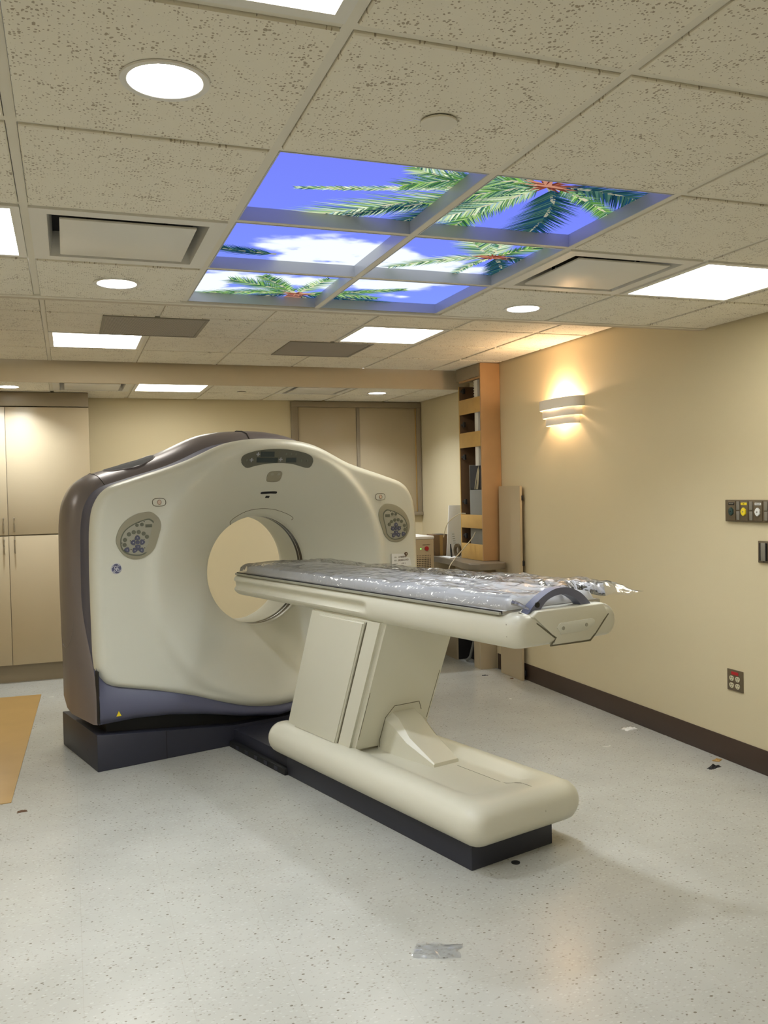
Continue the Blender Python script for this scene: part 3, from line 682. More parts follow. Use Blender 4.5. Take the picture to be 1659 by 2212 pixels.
plate('laser_port', [(0.0211,1.497),(0.0482,1.4954),(0.0461,1.4819),(0.0191,1.4832)], .002, M['black'])
arc = spline([Vector(p) for p in [(-0.182,1.3192),(-0.1915,1.3406),(-0.1578,1.3687),(-0.0772,1.4039),(0.0153,1.4154),(0.1081,1.4065),(0.1925,1.3779),(0.2385,1.3502),(0.2340,1.335)]], 6)
tube('hatch_seam', [on(p, .0005) for p in arc], .0018, M['seam'], gan, 5)
tri = plate('warning_label', [(-1.018,.302),(-.990,.302),(-1.004,.330)], .020, M['yellow'], None, .004)
tri.data.transform(Matrix.Translation((0, .0, 0)))
# round logo badge
lg = plate('logo_badge', [(-.9884+.0305*math.cos(k*.1963), 1.1162+.0305*math.sin(k*.1963)) for k in range(32)], .0035, M['logow'])
plate('logo_field', [(-.9884+.0265*math.cos(k*.1963), 1.1162+.0265*math.sin(k*.1963)) for k in range(32)], .0048, M['logo'], lg, .003)
def script(pts): tube('logo_letter', [on((-.9884+x*.0265, 1.1162+z*.0265), .0054) for x, z in spline([Vector(p) for p in pts], 5)], .0016, M['logow'], lg, 5)
script([(-.05,.35),(-.18,.55),(-.38,.42),(-.42,.1),(-.2,-.05),(-.02,.12),(-.05,-.3),(-.3,-.6),(-.5,-.45),(-.35,-.2),(-.05,-.05)])
script([(.45,.42),(.3,.6),(.12,.42),(.15,.15),(.35,.05),(.12,-.05),(.05,-.4),(.28,-.62),(.5,-.35),(.4,-.1),(.28,-.25)])
for a in (.6, 2.2, 3.7, 5.3): script([(.80*math.cos(a), .80*math.sin(a)), (.88*math.cos(a+.25), .88*math.sin(a+.25)), (.97*math.cos(a+.7), .97*math.sin(a+.7))])

# ------------------------------------------------------------------ patient table (local: same axes, origin under its plinth)
TV = -1.45
tab = empty('patient_table', G0+UV*UC+VV*TV, TH, 'cream CT patient table with slanted pedestal, long rounded top and dark plinth', 'CT table')
def Y(v): return v-TV
box('plinth', -.315, .133, Y(-2.207), Y(-.69), 0, .15, M['navy'], tab, .003)
box('plinth_bridge', -.30, .12, Y(-.70), Y(-.002), 0, .10, M['navy'], tab, .004)
box('floor_rail', -.335, -.30, Y(-.70), Y(-.01), 0, .035, M['black'], tab, .004)
for k in range(5): box('rail_clip', -.337, -.33, Y(-.62+.12*k), Y(-.58+.12*k), .008, .028, M['navy'], tab)
# base cover: rounded slab with a shallow tray between raised sides
def base_sec(v):
    l, r_ = -.372, .262; cz = .182; h = .085; pts = []
    end = min(1, (v+2.285)/.075, (-.535-v)/.075); end = max(0, end); k_ = math.sqrt(max(0, 1-(1-end)**2)); ins = .075*(1-k_)
    hh = h*(.30+.70*k_); l += ins; r_ -= ins
    dish = .020*sm(-2.12, -2.0, v)*sm(-1.18, -1.28, -v-2.5) if False else .030*sm(-2.16, -2.02, v)
    for k in range(13): a = math.pi/2+math.pi*k/12; pts.append((l+hh+hh*math.cos(a), Y(v), cz+hh*math.sin(a)))
    for k in range(13): a = -math.pi/2+math.pi*k/12; pts.append((r_-hh+hh*math.cos(a), Y(v), cz+hh*math.sin(a)))
    top = []
    for k in range(1, 14):
        t = k/14; x = r_-hh+(l-r_+2*hh)*t; top.append((x, Y(v), cz+hh-dish*sm(.06, .15, t)*sm(.06, .16, 1-t)*(1 if hh > .07 else 0)))
    return pts+top
vv_ = [-2.285, -2.283, -2.275, -2.262, -2.245, -2.225, -2.21]+[-2.2+.05*k for k in range(33)]+[-.60, -.585, -.57, -.555, -.545, -.537, -.535]
loft('base_cover', [base_sec(v) for v in vv_], M['cream2'], tab, True, True, True, 60)
def base_top(x, v):
    t = (.262-.085-x)/(.372+.262-.17); return .267-.030*sm(-2.16, -2.02, v)*sm(.06, .15, t)*sm(.06, .16, 1-t)
tube('cover_joint', [(.02, Y(-1.72-.03*k), base_top(.02, -1.72-.03*k)+.0002) for k in range(17)]+[(.02, Y(-2.235), .262), (.02, Y(-2.262), .243), (.02, Y(-2.28), .21), (.02, Y(-2.2855), .185)], .0011, M['seam'], tab, 5)
# pedestal: a leaning block
def lean(z): return -.45*(z-.25)
def ped(name, x0, x1, v0, v1, z0, z1, m, bev, parent=tab):
    bm = bmesh.new()
    bm_box(bm, x0, x1, 0, 1, z0, z1)
    for v_ in bm.verts: v_.co.y = Y((v0 if v_.co.y < .5 else v1)+lean(v_.co.z))
    if bev: bmesh.ops.bevel(bm, geom=bm.edges[:], offset=bev, segments=3, affect='EDGES')
    return from_bm(name, bm, m, parent, True, 40)
pd = ped('pedestal', -.275, .182, -1.272, -.612, .235, .93, M['cream2'], .022)
sp = ped('side_panel', -.290, -.27, -1.140, -.725, .262, .90, M['cream2'], .007)
ped('panel_gap', -.2765, -.27, -1.147, -1.141, .262, .90, M['seam'], 0)
ped('panel_foot_gap', -.2795, -.27, -1.14, -.725, .255, .262, M['seam'], 0)
ped('groove', -.250, -.248, -1.2735, -1.26, .31, .56, M['seam'], 0, pd); ped('groove', .150, .152, -1.2735, -1.26, .36, .62, M['seam'], 0, pd)
# lift arm cover running from the pedestal down to the base
def arm_ring(v, x0, x1, z0, z1, c): return [(x0, Y(v), z0), (x1, Y(v), z0), (x1, Y(v), z1-c), (x1-c, Y(v), z1), (x0+c, Y(v), z1), (x0, Y(v), z1-c)]
loft('lift_arm_cover', [arm_ring(-1.27, -.115, .085, .22, .455, .035), arm_ring(-1.40, -.115, .085, .22, .41, .035), arm_ring(-1.50, -.108, .080, .22, .335, .02), arm_ring(-1.68, -.085, .06, .22, .254, .005)], M['cream2'], tab, True, True, True, 20)
tube('arm_opening', [(-.117, Y(-1.285), .25), (-.125, Y(-1.30), .29), (-.125, Y(-1.355), .41), (-.09, Y(-1.385), .468), (.06, Y(-1.385), .468), (.09, Y(-1.36), .42)], .0018, M['seam'], tab, 5)
prism('cable_notch', [(.155, Y(-1.50)), (.205, Y(-1.52)), (.16, Y(-1.56))], 'z', .255, .2585, M['seam'], tab)
disc('arm_bolt', (.045, Y(-1.62), .262), .008, .006, 'z', M['black'], tab, 12)
# long table top
def top_sec(v):
    k_ = math.sqrt(max(0, 1-(1-min(1, (.02-v)/.07))**2)); e2 = math.sqrt(max(0, 1-(1-min(1, (v+2.458)/.07))**2))
    near = sm(-1.36, -1.48, v) if False else max(0, min(1, (-1.40-v)/.06))
    hw = .292-.045*(1-k_)-.050*(1-e2); zb = .902+.035*(1-k_)+.025*(1-e2)+.006*(1-near); zt_ = 1.037-.020*(1-k_)-.022*(1-e2)
    cz, hz = (zb+zt_)/2, (zt_-zb)/2; pts = []; rx = min(.062, hw*.9)
    for sd in (1, -1):
        for k in range(29):
            t = (-math.pi/2+math.pi*k/28)*sd; c, s = abs(math.cos(t))**.85, math.sin(t); z = cz+hz*s
            x = hw-rx+rx*c-.030*(1-near)*math.exp(-((z-.972)/.0205)**4)*k_
            pts.append((sd*x, Y(v), z))
    return pts
vv_ = [.02, .018, .012, .003, -.01, -.025, -.045]+[-.07-.06*k for k in range(22)]+[-1.37, -1.40, -1.415, -1.43, -1.445, -1.46, -1.5]+[-1.6-.1*k for k in range(8)]+[-2.355, -2.38, -2.40, -2.42, -2.435, -2.447, -2.455, -2.458]
loft('table_top', [top_sec(v) for v in vv_], M['cream2'], tab, True, True, True, 60)
box('cradle', -.268, .268, Y(-2.37), Y(-.03), 1.030, 1.046, M['steel'], tab, .003)
for s in (-1, 1):
    box('cradle_rail', s*.277-.006, s*.277+.006, Y(-2.36), Y(-.04), 1.030, 1.0415, M['panelf'], tab, .002)
    box('rail_gap', s*.2695-.0015, s*.2695+.0015, Y(-2.36), Y(-.04), 1.034, 1.0452, M['dark'], tab)
box('under_tray', -.16, .16, Y(-.62), Y(-.10), .888, .92, M['cream2'], tab, .012)
box('cradle_catch', .20, .26, Y(-.02), Y(.03), 1.03, 1.05, M['black'], tab, .004)
# end of the table: pull panel, seams and handle
def at(u): return u+.033-UC
NV = -2.462
en = prism('end_panel', [(at(.872),1.026),(at(1.004),.937),(at(.977),.908),(at(1.190),.905),(at(1.218),.93),(at(1.298),1.0),(at(1.27),1.044),(at(.905),1.046)], 'y', Y(NV), Y(-2.37), M['cream2'], tab, .006, 3)
tube('panel_seam', [(at(.862), Y(-2.40), 1.037), (at(.868), Y(-2.44), 1.025), (at(.90), Y(-2.455), 1.0), (at(.999), Y(-2.459), .934), (at(.973), Y(-2.456), .907), (at(1.08), Y(-2.456), .9045), (at(1.193), Y(-2.456), .902), (at(1.222), Y(-2.459), .928), (at(1.302), Y(-2.455), .998)], .0042, M['seam'], tab, 6)
bar = prism('pull_recess', [(at(1.0),.972),(at(1.02),.955),(at(1.02),.945),(at(1.165),.945),(at(1.215),.965),(at(1.215),.982),(at(1.2),.99),(at(1.02),.99)], 'y', Y(NV)-.002, Y(NV)+.01, M['cream'], en, .0015)
for u_ in (1.035, 1.165): disc('screw_cap', (at(u_), .968, Y(NV)-.004), .0075, .004, 'y', M['panelf'], en, 14)
for s in (-1, 1): tube('end_seam', [(s*.25, Y(-2.36), 1.036), (s*.285, Y(-2.40), 1.0), (s*.288, Y(-2.405), .955), (s*.25, Y(-2.39), .915), (s*.19, Y(-2.38), .903)], .0018, M['seam'], tab, 5)
ao = [(at(.878),1.034),(at(.905),1.063),(at(.955),1.094),(at(1.01),1.116),(at(1.06),1.122),(at(1.11),1.116),(at(1.165),1.094),(at(1.205),1.063),(at(1.232),1.034)]
ai = [(at(1.175),1.034),(at(1.155),1.058),(at(1.12),1.080),(at(1.085),1.092),(at(1.055),1.095),(at(1.025),1.092),(at(.985),1.080),(at(.955),1.058),(at(.935),1.034)]
hd = prism('end_handle', [tuple(p) for p in spline([Vector(p) for p in ao], 4)]+[tuple(p) for p in spline([Vector(p) for p in ai], 4)], 'y', Y(-2.435), Y(-2.392), M['handle'], tab, .006, 2)
disc('handle_button', (at(.925), 1.066, Y(-2.439)), .011, .006, 'y', M['black'], hd, 16)

# mattress and its plastic cover lie on the table
def TW(x, v, z): return G0+UV*(UC+x)+VV*v+Vector((0, 0, z))
def pad_grid(name, m, x0, x1, v0, v1, nx_, nv_, zf, zb):
    vs, fs = [], []
    for q in range(nv_+1):
        for p in range(nx_+1):
            x, v = x0+(x1-x0)*p/nx_, v0+(v1-v0)*q/nv_; vs.append((x, v-TV, zf(x, v)))
    n = len(vs)
    for q in range(nv_):
        for p in range(nx_): a = q*(nx_+1)+p; fs.append((a, a+1, a+nx_+2, a+nx_+1))
    if zb is not None:
        vs += [(x, y, zb) for x, y, z in vs]
        fs += [tuple(n+i for i in f_[::-1]) for f_ in fs[:]]
        def edge(l): return [(a, b, b+n, a+n) for a, b in zip(l, l[1:])]
        w_ = nx_+1; fs += edge([p for p in range(w_)])+edge([nv_*w_+p for p in range(w_)][::-1])+edge([q*w_ for q in range(nv_+1)][::-1])+edge([q*w_+nx_ for q in range(nv_+1)])
    o = pydata(name, vs, fs, m, None, True, 70); o.location = tab.location; o.rotation_euler = tab.rotation_euler; return o
def edge_fall(x, v, x0, x1, v0, v1, rad):
    d = min(x-x0, x1-x, v-v0, v1-v); d = max(0, min(1, d/rad)); return math.sqrt(max(0, 1-(1-d)**2))
MX, MV0, MV1 = .252, -2.37, -.10
def mz(x, v): return 1.0475+.036*edge_fall(x, v, -MX, MX, MV0, MV1, .035)+.003*noise.noise(Vector((x*6, v*5, 0)))*edge_fall(x, v, -MX, MX, MV0, MV1, .04)
mo = pad_grid('table_mattress', M['pad'], -MX, MX, MV0, MV1, 26, 96, mz, 1.0465)
tag(mo, 'long thin grey vinyl mattress pad lying on the CT table', 'mattress')
def wrinkle(x, v):
    p = Vector((x*5.5, v*4.2, 2.1)); q = Vector((x*15+3*v, v*11-4*x, 7.7))
    a = noise.noise(p); b = abs(noise.noise(q)); c = abs(noise.noise(Vector((x*26-9*v, v*9+14*x, 1.3))))
    return .013*a+.014*(.5-b)+.004*(.4-c)
def bz(x, v):
    e_ = edge_fall(x, v, -.272, .30, -2.47, -.07, .05); nearend = sm(-1.3, -2.3, v) if False else max(0, min(1, (-1.2-v)/.9))
    right = sm(.0, .25, x)
    lift = 1.052+(.047+.016*nearend*right)*e_+wrinkle(x, v)*(.35+.65*e_)*(.55+.75*nearend+.35*right)
    if v < -2.36 and x < .16: lift = max(lift-(-2.36-v)*.35, 1.064 if v > -2.39 else 1.05)
    return max(lift, (mz(x, v)+.003) if (abs(x) < MX and MV0 < v < MV1) else 1.0485)
bg = pad_grid('plastic_cover', M['film'], -.272, .30, -2.375, -.07, 70, 230, bz, None)
tag(bg, 'wrinkled clear plastic film wrapped over the grey mattress', 'plastic film')
# loose end of the film sticking out past the end of the table
vs, fs = [], []
for q in range(21):
    for p in range(15):
        t, s = p/14, q/20; x0_ = .165+.135*s; x = x0_+.06*t*s; v = -2.375-.15*t*(.25+.75*s)
        vs.append((x, v-TV, bz(x0_, -2.375)*(1-t)+t*(1.052+.035*s)+.014*noise.noise(Vector((x*24, v*20, .4)))*min(1, t*3)+.012*math.sin(t*math.pi)))
for q in range(20):
    for p in range(14): a = q*15+p; fs.append((a, a+1, a+16, a+15))
pydata('film_end', vs, fs, M['film'], bg, True)
tube('film_tail', [(-.222, Y(-2.372), 1.075), (-.219, Y(-2.40), 1.070), (-.217, Y(-2.43), 1.062), (-.215, Y(-2.45), 1.056)], lambda t: .009*(1-t)+.003, M['film'], bg, 7)
# number card taped to the right of the gantry
tg = empty('paper_card', G0+UV*(UC+.945)+VV*(surf(.945,1.04)-.012)+Vector((0, 0, 1.045)), TH, 'small white paper card with printed numbers taped on the gantry, right side', 'paper')
prism('sheet', [(-.078,.042),(.028,.036),(.042,.012),(.076,.008),(.088,-.048),(-.074,-.046)], 'y', -.002, 0, M['paper'], tg)
RX = Matrix.Rotation(math.pi/2, 4, 'X')
for s_, x, z, sz in (('S/N:', -.045, .016, .013), ('U7BBBHP', .012, .016, .017), ('REF:', -.045, -.006, .013), ('2R3BELLNO', .018, -.006, .017), ('UNIT', -.04, -.029, .012), ('1 OF 1', .018, -.029, .014)):
    text_mesh('lettering', s_, sz, M['ink'] if len(s_) > 4 else M['panelf'], tg, Matrix.Translation((x, -.0025, z)) @ RX)
bolt = disc('cover_bolt', (.0, .0, 0), .0125, .006, 'y', M['ink'], None, 20); bolt.parent = gan; bolt.location = (.9923, surf(.9923,1.079)-.011, 1.079)
b2 = disc('bolt_socket', (0, 0, -.001), .005, .004, 'y', M['panelf'], bolt, 12)

# ------------------------------------------------------------------ tall laminate cabinet, far left
CF, CX0, CXM, CX1 = 7.78, -1.11, -.462, .185
cb = empty('storage_cabinet', ((CX0+CX1)/2, (CF+YB)/2, 0), 0, 'tall beige laminate storage cabinet with four doors against the back wall', 'cabinet')
ox, oy = (CX0+CX1)/2, (CF+YB)/2
def cbx(name, x0, x1, y0, y1, z0, z1, m, par=cb, bev=0.): return box(name, x0-ox, x1-ox, y0-oy, y1-oy, z0, z1, m, par, bev)
cbx('carcass', CX0, CX1, CF+.019, YB-.008, .145, 2.262, M['lamd'])
cbx('toe_kick', CX0+.01, CX1-.002, CF+.07, YB-.02, 0, .145, M['lamd'])
cbx('top_filler', CX0, CX1, CF-.001, YB-.008, 2.266, ZB-.004, M['lamd'], cb, .002)
for x0, x1, hx in ((CX0, CXM, CXM-.035), (CXM, CX1, CXM+.045)):
    for z0, z1, hz in ((.15, 1.208, 1.125), (1.214, 2.260, 1.30)):
        d = cbx('door', x0+.002, x1-.002, CF, CF+.018, z0+.002, z1-.002, M['lam'], cb, .0015)
        h0, h1 = hz-.055, hz+.055
        tube('handle', [(hx-ox, CF-oy, h0), (hx-ox, CF-oy-.026, h0+.004), (hx-ox, CF-oy-.028, hz), (hx-ox, CF-oy-.026, h1-.004), (hx-ox, CF-oy, h1)], .0055, M['brass'], d, 8)

# covered observation window on the back wall
win = struct(empty('window_1', (2.66, YB, 1.83)))
def wbx(name, x0, x1, d0, d1, z0, z1, m, par=win, bev=.002): return box(name, x0-2.66, x1-2.66, -d1, -d0, z0-1.83, z1-1.83, m, par, bev)
wbx('head', 2.02, 3.345, 0, .03, 2.325, 2.378, M['lamd']); wbx('jamb', 2.02, 2.085, 0, .03, 1.30, 2.325, M['lamd']); wbx('jamb', 3.30, 3.345, 0, .03, 1.275, 2.325, M['lamd'])
wbx('sill', 2.02, 3.345, 0, .045, 1.255, 1.29, M['lamd'])
wbx('covering_panel', 2.09, 2.672, .002, .012, 1.29, 2.323, M['lam']); wbx('covering_panel', 2.708, 3.29, .002, .012, 1.29, 2.323, M['lam'])
wbx('mullion', 2.674, 2.706, .001, .020, 1.29, 2.324, M['lamd']); wbx('bead', 3.291, 3.299, .001, .016, 1.29, 2.324, M['ply'])

# ------------------------------------------------------------------ right alcove: counter, cable chase, power unit
ct = prism('worktop', [tuple(p) for p in spline([Vector(p) for p in [(3.285,6.30),(3.22,6.245),(3.08,6.235),(2.985,6.30),(2.975,6.45),(3.02,6.72),(3.05,7.24),(3.05,8.21)]], 5)]+[(3.35,8.21),(3.35,6.47),(3.285,6.47)], 'z', .868, .916, mat('grey_brown_counter_laminate', (.20, .17, .125), .4, var=.05, scale=20), None, .008)
tag(ct, 'taupe counter top with rounded end running under the cable chase', 'counter')
bcx = empty('base_cabinet', (3.28, 7.1, 0), 0, 'low beige cabinet under the taupe counter with an open dark cable bay', 'cabinet')
def bb_(name, x0, x1, y0, y1, z0, z1, m, bev=.0015): return box(name, x0-3.28, x1-3.28, y0-7.1, y1-7.1, z0, z1, m, bcx, bev)
bb_('end_panel', 3.20, 3.349, 6.615, 6.635, 0, .866, M['lam']); bb_('front_post', 3.20, 3.218, 6.636, 6.745, 0, .866, M['lam']); bb_('front_panel', 3.20, 3.218, 7.10, 8.2, 0, .866, M['lam'])
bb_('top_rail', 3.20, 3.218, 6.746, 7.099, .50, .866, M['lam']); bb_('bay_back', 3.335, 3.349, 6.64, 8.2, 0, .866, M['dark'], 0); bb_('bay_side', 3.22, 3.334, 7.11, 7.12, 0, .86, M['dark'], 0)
tube('bay_cable', [(3.30-3.28, 6.80-7.1, .50), (3.27-3.28, 6.86-7.1, .25), (3.25-3.28, 6.93-7.1, .05), (3.24-3.28, 6.98-7.1, .012)], .012, M['ductg'], bcx, 8)

ch = empty('cable_chase', (3.262, 6.69, .918), 0, 'tall narrow maple cable chase with open slots standing on the counter', 'shelf')
def cc(name, x0, x1, y0, y1, z0, z1, m, bev=.001, par=ch): return box(name, x0-3.262, x1-3.262, y0-6.69, y1-6.69, z0-.918, z1-.918, m, par, bev)
X0c, Yn, Yf = 3.175, 6.475, 6.905
cc('near_side', X0c, 3.350, Yn, Yn+.018, .918, ZT-.003, M['plyo']); cc('far_side', X0c+.004, 3.350, Yf-.012, Yf, .918, ZT-.15, M['plyshade']); cc('edge_band', X0c, X0c+.0035, Yf-.012, Yf, .918, ZT-.15, M['ply'], 0)  # far side carries the interior shade in its colour, edge stays plain plywood
cc('back_board', 3.338, 3.350, Yn+.018, Yf-.012, .918, 2.42, M['plyshade'], 0)  # darkened for the shade at the back of the chase
cc('header', X0c-.004, 3.337, Yn+.0185, Yf+.03, 2.425, ZT-.003, M['lamd'])
for z0, z1 in ((2.138, 2.262), (1.857, 1.982), (1.180, 1.292), (.918, 1.048)): cc('rail', X0c, X0c+.016, Yn+.018, Yf-.012, z0, z1, M['ply'])
cc('top_rail', X0c, X0c+.016, Yn+.018, Yf-.012, 2.408, 2.424, M['plyo'])
for z in (2.34, 2.055, 1.78, 1.40, 1.11):
    cc('clip', X0c+.012, X0c+.03, Yf-.075, Yf-.045, z-.022, z+.022, M['black'], .003); cc('clip_tab', X0c+.010, X0c+.03, Yf-.05, Yf-.02, z-.008, z+.010, M['black'], .002)
cc('cable_duct', 3.195, 3.23, 6.575, 6.635, 1.70, 2.405, M['white']); tube('conduit', [(3.215-3.262, 6.525-6.69, z-.918) for z in (1.75, 2.1, 2.41)], .014, M['white'], ch, 10)
for k in range(7): cc('duct_tooth', 3.195, 3.225, 6.636, 6.648, 2.26+.022*k, 2.270+.022*k, M['white'], 0)
jb = cc('junction_box', 3.196, 3.335, 6.50, 6.76, .935, 1.50, M['ductg'], .003); cc('open_wiring_box', 3.20, 3.335, 6.50, 6.755, 1.505, 1.70, M['dark'], .002); cc('box_edge', 3.197, 3.336, 6.756, 6.762, 1.50, 1.71, M['ductg'], .001)
for dy, dx in ((0, 0), (.03, .01), (-.02, .02)):
    tube('wire', [(3.205-3.262+dx*.3, 6.59-6.69+dy*.3, 1.71-.918), (3.197-3.262, 6.595-6.69+dy*.6, 1.64-.918), (3.195-3.262, 6.61-6.69+dy, 1.56-.918), (3.195-3.262, 6.625-6.69+dy, 1.505-.918)], .004, M['wire'], ch, 6)
# thin white cable hanging out of the chase
cab = tube('loose_cable', spline([Vector(p) for p in [(3.172,6.80,1.300),(3.12,6.83,1.295),(3.04,6.88,1.22),(3.02,6.93,1.10)]], 8), .004, M['wire'], None, 7)
tag(cab, 'thin pale cable looping out of the third chase slot', 'cable')
cab = tube('loose_cable', spline([Vector(p) for p in [(3.184,6.64,1.15),(3.165,6.66,1.10),(3.10,6.70,1.01),(3.02,6.70,.93),(2.945,6.66,.85),(2.93,6.64,.70),(2.935,6.66,.45)]], 8), .0045, M['wire'], None, 7)
tag(cab, 'thin pale cable hanging from the lowest chase slot over the counter edge', 'cable')

pn = empty('laminate_board', (3.31, 6.26, 0), 0, 'tall narrow beige laminate panel leaning upright on the tan wall', 'panel')
bm = bmesh.new(); bm_box(bm, -.012, .008, -.172, .185, 0, 1.525)
for v_ in bm.verts: v_.co.x += .008*v_.co.z/1.5
bmesh.ops.bevel(bm, geom=bm.edges[:], offset=.002, segments=2, affect='EDGES'); from_bm('board', bm, M['lam'], pn, True, 40)
for z in (.06, .48, .92, 1.43): box('mounting_clip', .0085, .026, -.178, -.15, z-.02, z+.02, M['black'], pn, .003)
box('back_batten', .0095, .024, -.14, .15, .3, 1.3, M['card'], pn)

pu = empty('power_unit', (2.80, 7.25, 0), 0, 'beige power cabinet with red stop button and round vent holes behind the scanner', 'power unit')
box('housing', -.17, .158, -.25, .25, .03, 1.085, M['lam'], pu, .006)
for x in (-.13, .12):
    for y in (-.2, .2): disc('foot', (x, y, 0), .02, .03, 'z', M['black'], pu, 12)
box('lid', -.176, .164, -.255, .255, 1.085, 1.11, M['white'], pu, .008)
bz_ = disc('stop_button', (.088, 1.005, -.264), .019, .014, 'y', M['red'], pu, 24, .003); disc('status_lamp', (.036, 1.003, -.2535), .006, .004, 'y', M['green'], pu, 12)
text_mesh('lettering', 'EMERGENCY', .012, M['ink'], pu, Matrix.Translation((.088, -.2512, 1.035)) @ RX)
hb = bmesh.new()
for r_ in range(10):
    for c_ in range(9):
        x, z = .005+.0145*c_, .945-.0165*r_; rad = .0054 if 2 <= r_ <= 6 else .0038
        vs_ = [hb.verts.new((x+rad*math.cos(k*1.0472), -.2508, z+rad*math.sin(k*1.0472))) for k in range(6)]; hb.faces.new(vs_)
ho = from_bm('vent_holes', hb, M['black'], pu); ho['kind'] = 'stuff'

kb = empty('cardboard_box', (3.13, 7.32, .917), 0, 'open brown cardboard box on the counter beside the power cabinet', 'box')
prism('box_body', [(-.058,0),(.050,0),(.075,.185),(-.072,.19)], 'y', -.08, .08, M['card'], kb, .002); box('box_tape', -.012, .016, -.083, -.079, .002, .182, M['cardl'], kb); box('box_inside', -.066, .069, -.074, .074, .186, .1885, M['dark'], kb)
lb = prism('leaning_board', [(0,0),(.175,0),(.175,.45),(.052,.45)], 'y', 0, .012, M['paper'] if False else M['white'], None, .001); lb.location = (3.153, 7.17, .917); lb.rotation_euler = (R(-6), 0, 0)
tag(lb, 'off-white tapered board leaning behind the cable chase on the counter', 'board')
cd = empty('paper_label', (3.218, 7.180, 1.07), 0, 'white printed label on a leaning board beside the chase', 'paper'); cd.rotation_euler = (R(-6), 0, 0)
pp = prism('sheet', [(-.02,.055),(.014,.065),(.036,-.05),(-.002,-.062)], 'y', -.002, 0, M['paper'], cd)
for k in range(5): box('print_line', -.005+.004*k*.5, .018+.002*k, -.0026, -.002, .035-.02*k, .041-.02*k, M['panelf'], cd)
ppr = prism('loose_papers', [(3.055,6.88),(3.17,6.93),(3.185,7.06),(3.07,7.14)], 'z', .9165, .922, M['paper'], None); tag(ppr, 'flat white papers lying on the counter before the cardboard box', 'paper')
tp = empty('tape_roll', (3.165, 6.965, .917), .4, 'dark oval roll of tape standing on the counter by the chase', 'tape roll')
loft('roll', [[(y, rad*.62*math.cos(2*math.pi*k/28), .062+rad*math.sin(2*math.pi*k/28)) for k in range(28)] for y, rad in ((-.012,.058),(.012,.058),(.012,.032),(-.012,.032),(-.012,.058))], M['bronze'], tp, True, False)
pen = tube('black_marker', [(3.115,6.98,.918),(3.113,6.985,.98),(3.111,6.99,1.035)], lambda t: .008 if t < .7 else .004, M['black'], None, 8); tag(pen, 'black marker pen standing upright on the counter beside the tape roll', 'pen')

# ------------------------------------------------------------------ wall sconce
sc = empty('wall_sconce', (XR, 5.49, 1.9), 0, 'white three-tier curved wall sconce glowing warm on the right wall', 'lamp')
def tier(name, a, b, z0, z1, th=.004):
    rings = [[], [], [], []]
    for k in range(33):
        t = math.pi*k/32; e_ = .62
        def P(aa, bb_2): return (-bb_2*abs(math.sin(t))**e_, aa*math.copysign(abs(math.cos(t))**.8, math.cos(t)))
        o_, i_ = P(a, b), P(a-th, b-th)
        rings[0].append((*o_, z0)); rings[1].append((*o_, z1)); rings[2].append((*i_, z1)); rings[3].append((*i_, z0))
    rings.append(rings[0]); rows = [[rings[q][k] for q in range(5)] for k in range(33)]
    loft(name, rows, M['white'], sc, False, False, True, 40)
tier('upper_tier', .262, .105, .165, .235); tier('middle_tier', .232, .092, .108, .167); tier('lower_tier', .198, .080, .052, .110)
box('back_plate', -.006, -.0005, -.10, .10, .07, .20, M['white'], sc, .002); disc('socket', (-.045, 0, .085), .016, .04, 'z', M['white'], sc, 16)
loft('bulb', [[(-.045+rad*math.cos(2*math.pi*k/16), rad*math.sin(2*math.pi*k/16), z) for k in range(16)] for rad, z in ((.010,.125),(.022,.14),(.028,.158),(.024,.175),(.010,.186))], M['bulb'], sc)
pl = bpy.data.lights.new('sconce_glow', 'POINT'); pl.energy = SCONCE_W; pl.color = (1.0, .68, .43); pl.shadow_soft_size = .03
po = bpy.data.objects.new('sconce_glow', pl); po.location = (-.048, 0, .205); link(po, sc)
pl2 = bpy.data.lights.new('sconce_glow_low', 'POINT'); pl2.energy = SCONCE_W*.10; pl2.color = (1.0, .68, .43); pl2.shadow_soft_size = .02
po2 = bpy.data.objects.new('sconce_glow_low', pl2); po2.location = (-.045, 0, .078); link(po2, sc)

# ------------------------------------------------------------------ plates on the right wall
qo = empty('wall_outlet', (XR, 3.805, .45), 0, 'brown quad power outlet with red label low on the right wall', 'outlet')
box('cover_plate', -.006, 0, -.059, .059, -.057, .057, M['bronze'], qo, .0015)
box('red_label', -.0075, -.0055, -.026, .026, .030, .047, M['red'], qo)
for y in (-.021, .024):
    for z in (.010, -.028):
        rc = prism('receptacle', [(y+.0165*math.cos(k*.393), z+.0155*math.sin(k*.393)*(1 if math.sin(k*.393) < .75 else .85)) for k in range(16)], 'x', -.009, -.005, M['ivory'], qo, .001)
        for dy in (-.006, .006): box('slot', -.0098, -.0085, y+dy-.0015, y+dy+.0015, z, z+.008, M['black'], rc)
        disc('ground_hole', (y, z-.008, -.0098), .0025, .0012, 'x', M['black'], rc, 8)
gp = empty('gas_outlet_plate', (XR, 3.56, 1.365), 0, 'brown medical gas plate with green, yellow and white outlets at the right edge', 'gas outlet')
box('plate_body', -.018, 0, -.29, .29, -.058, .058, M['bronze'], gp, .003)
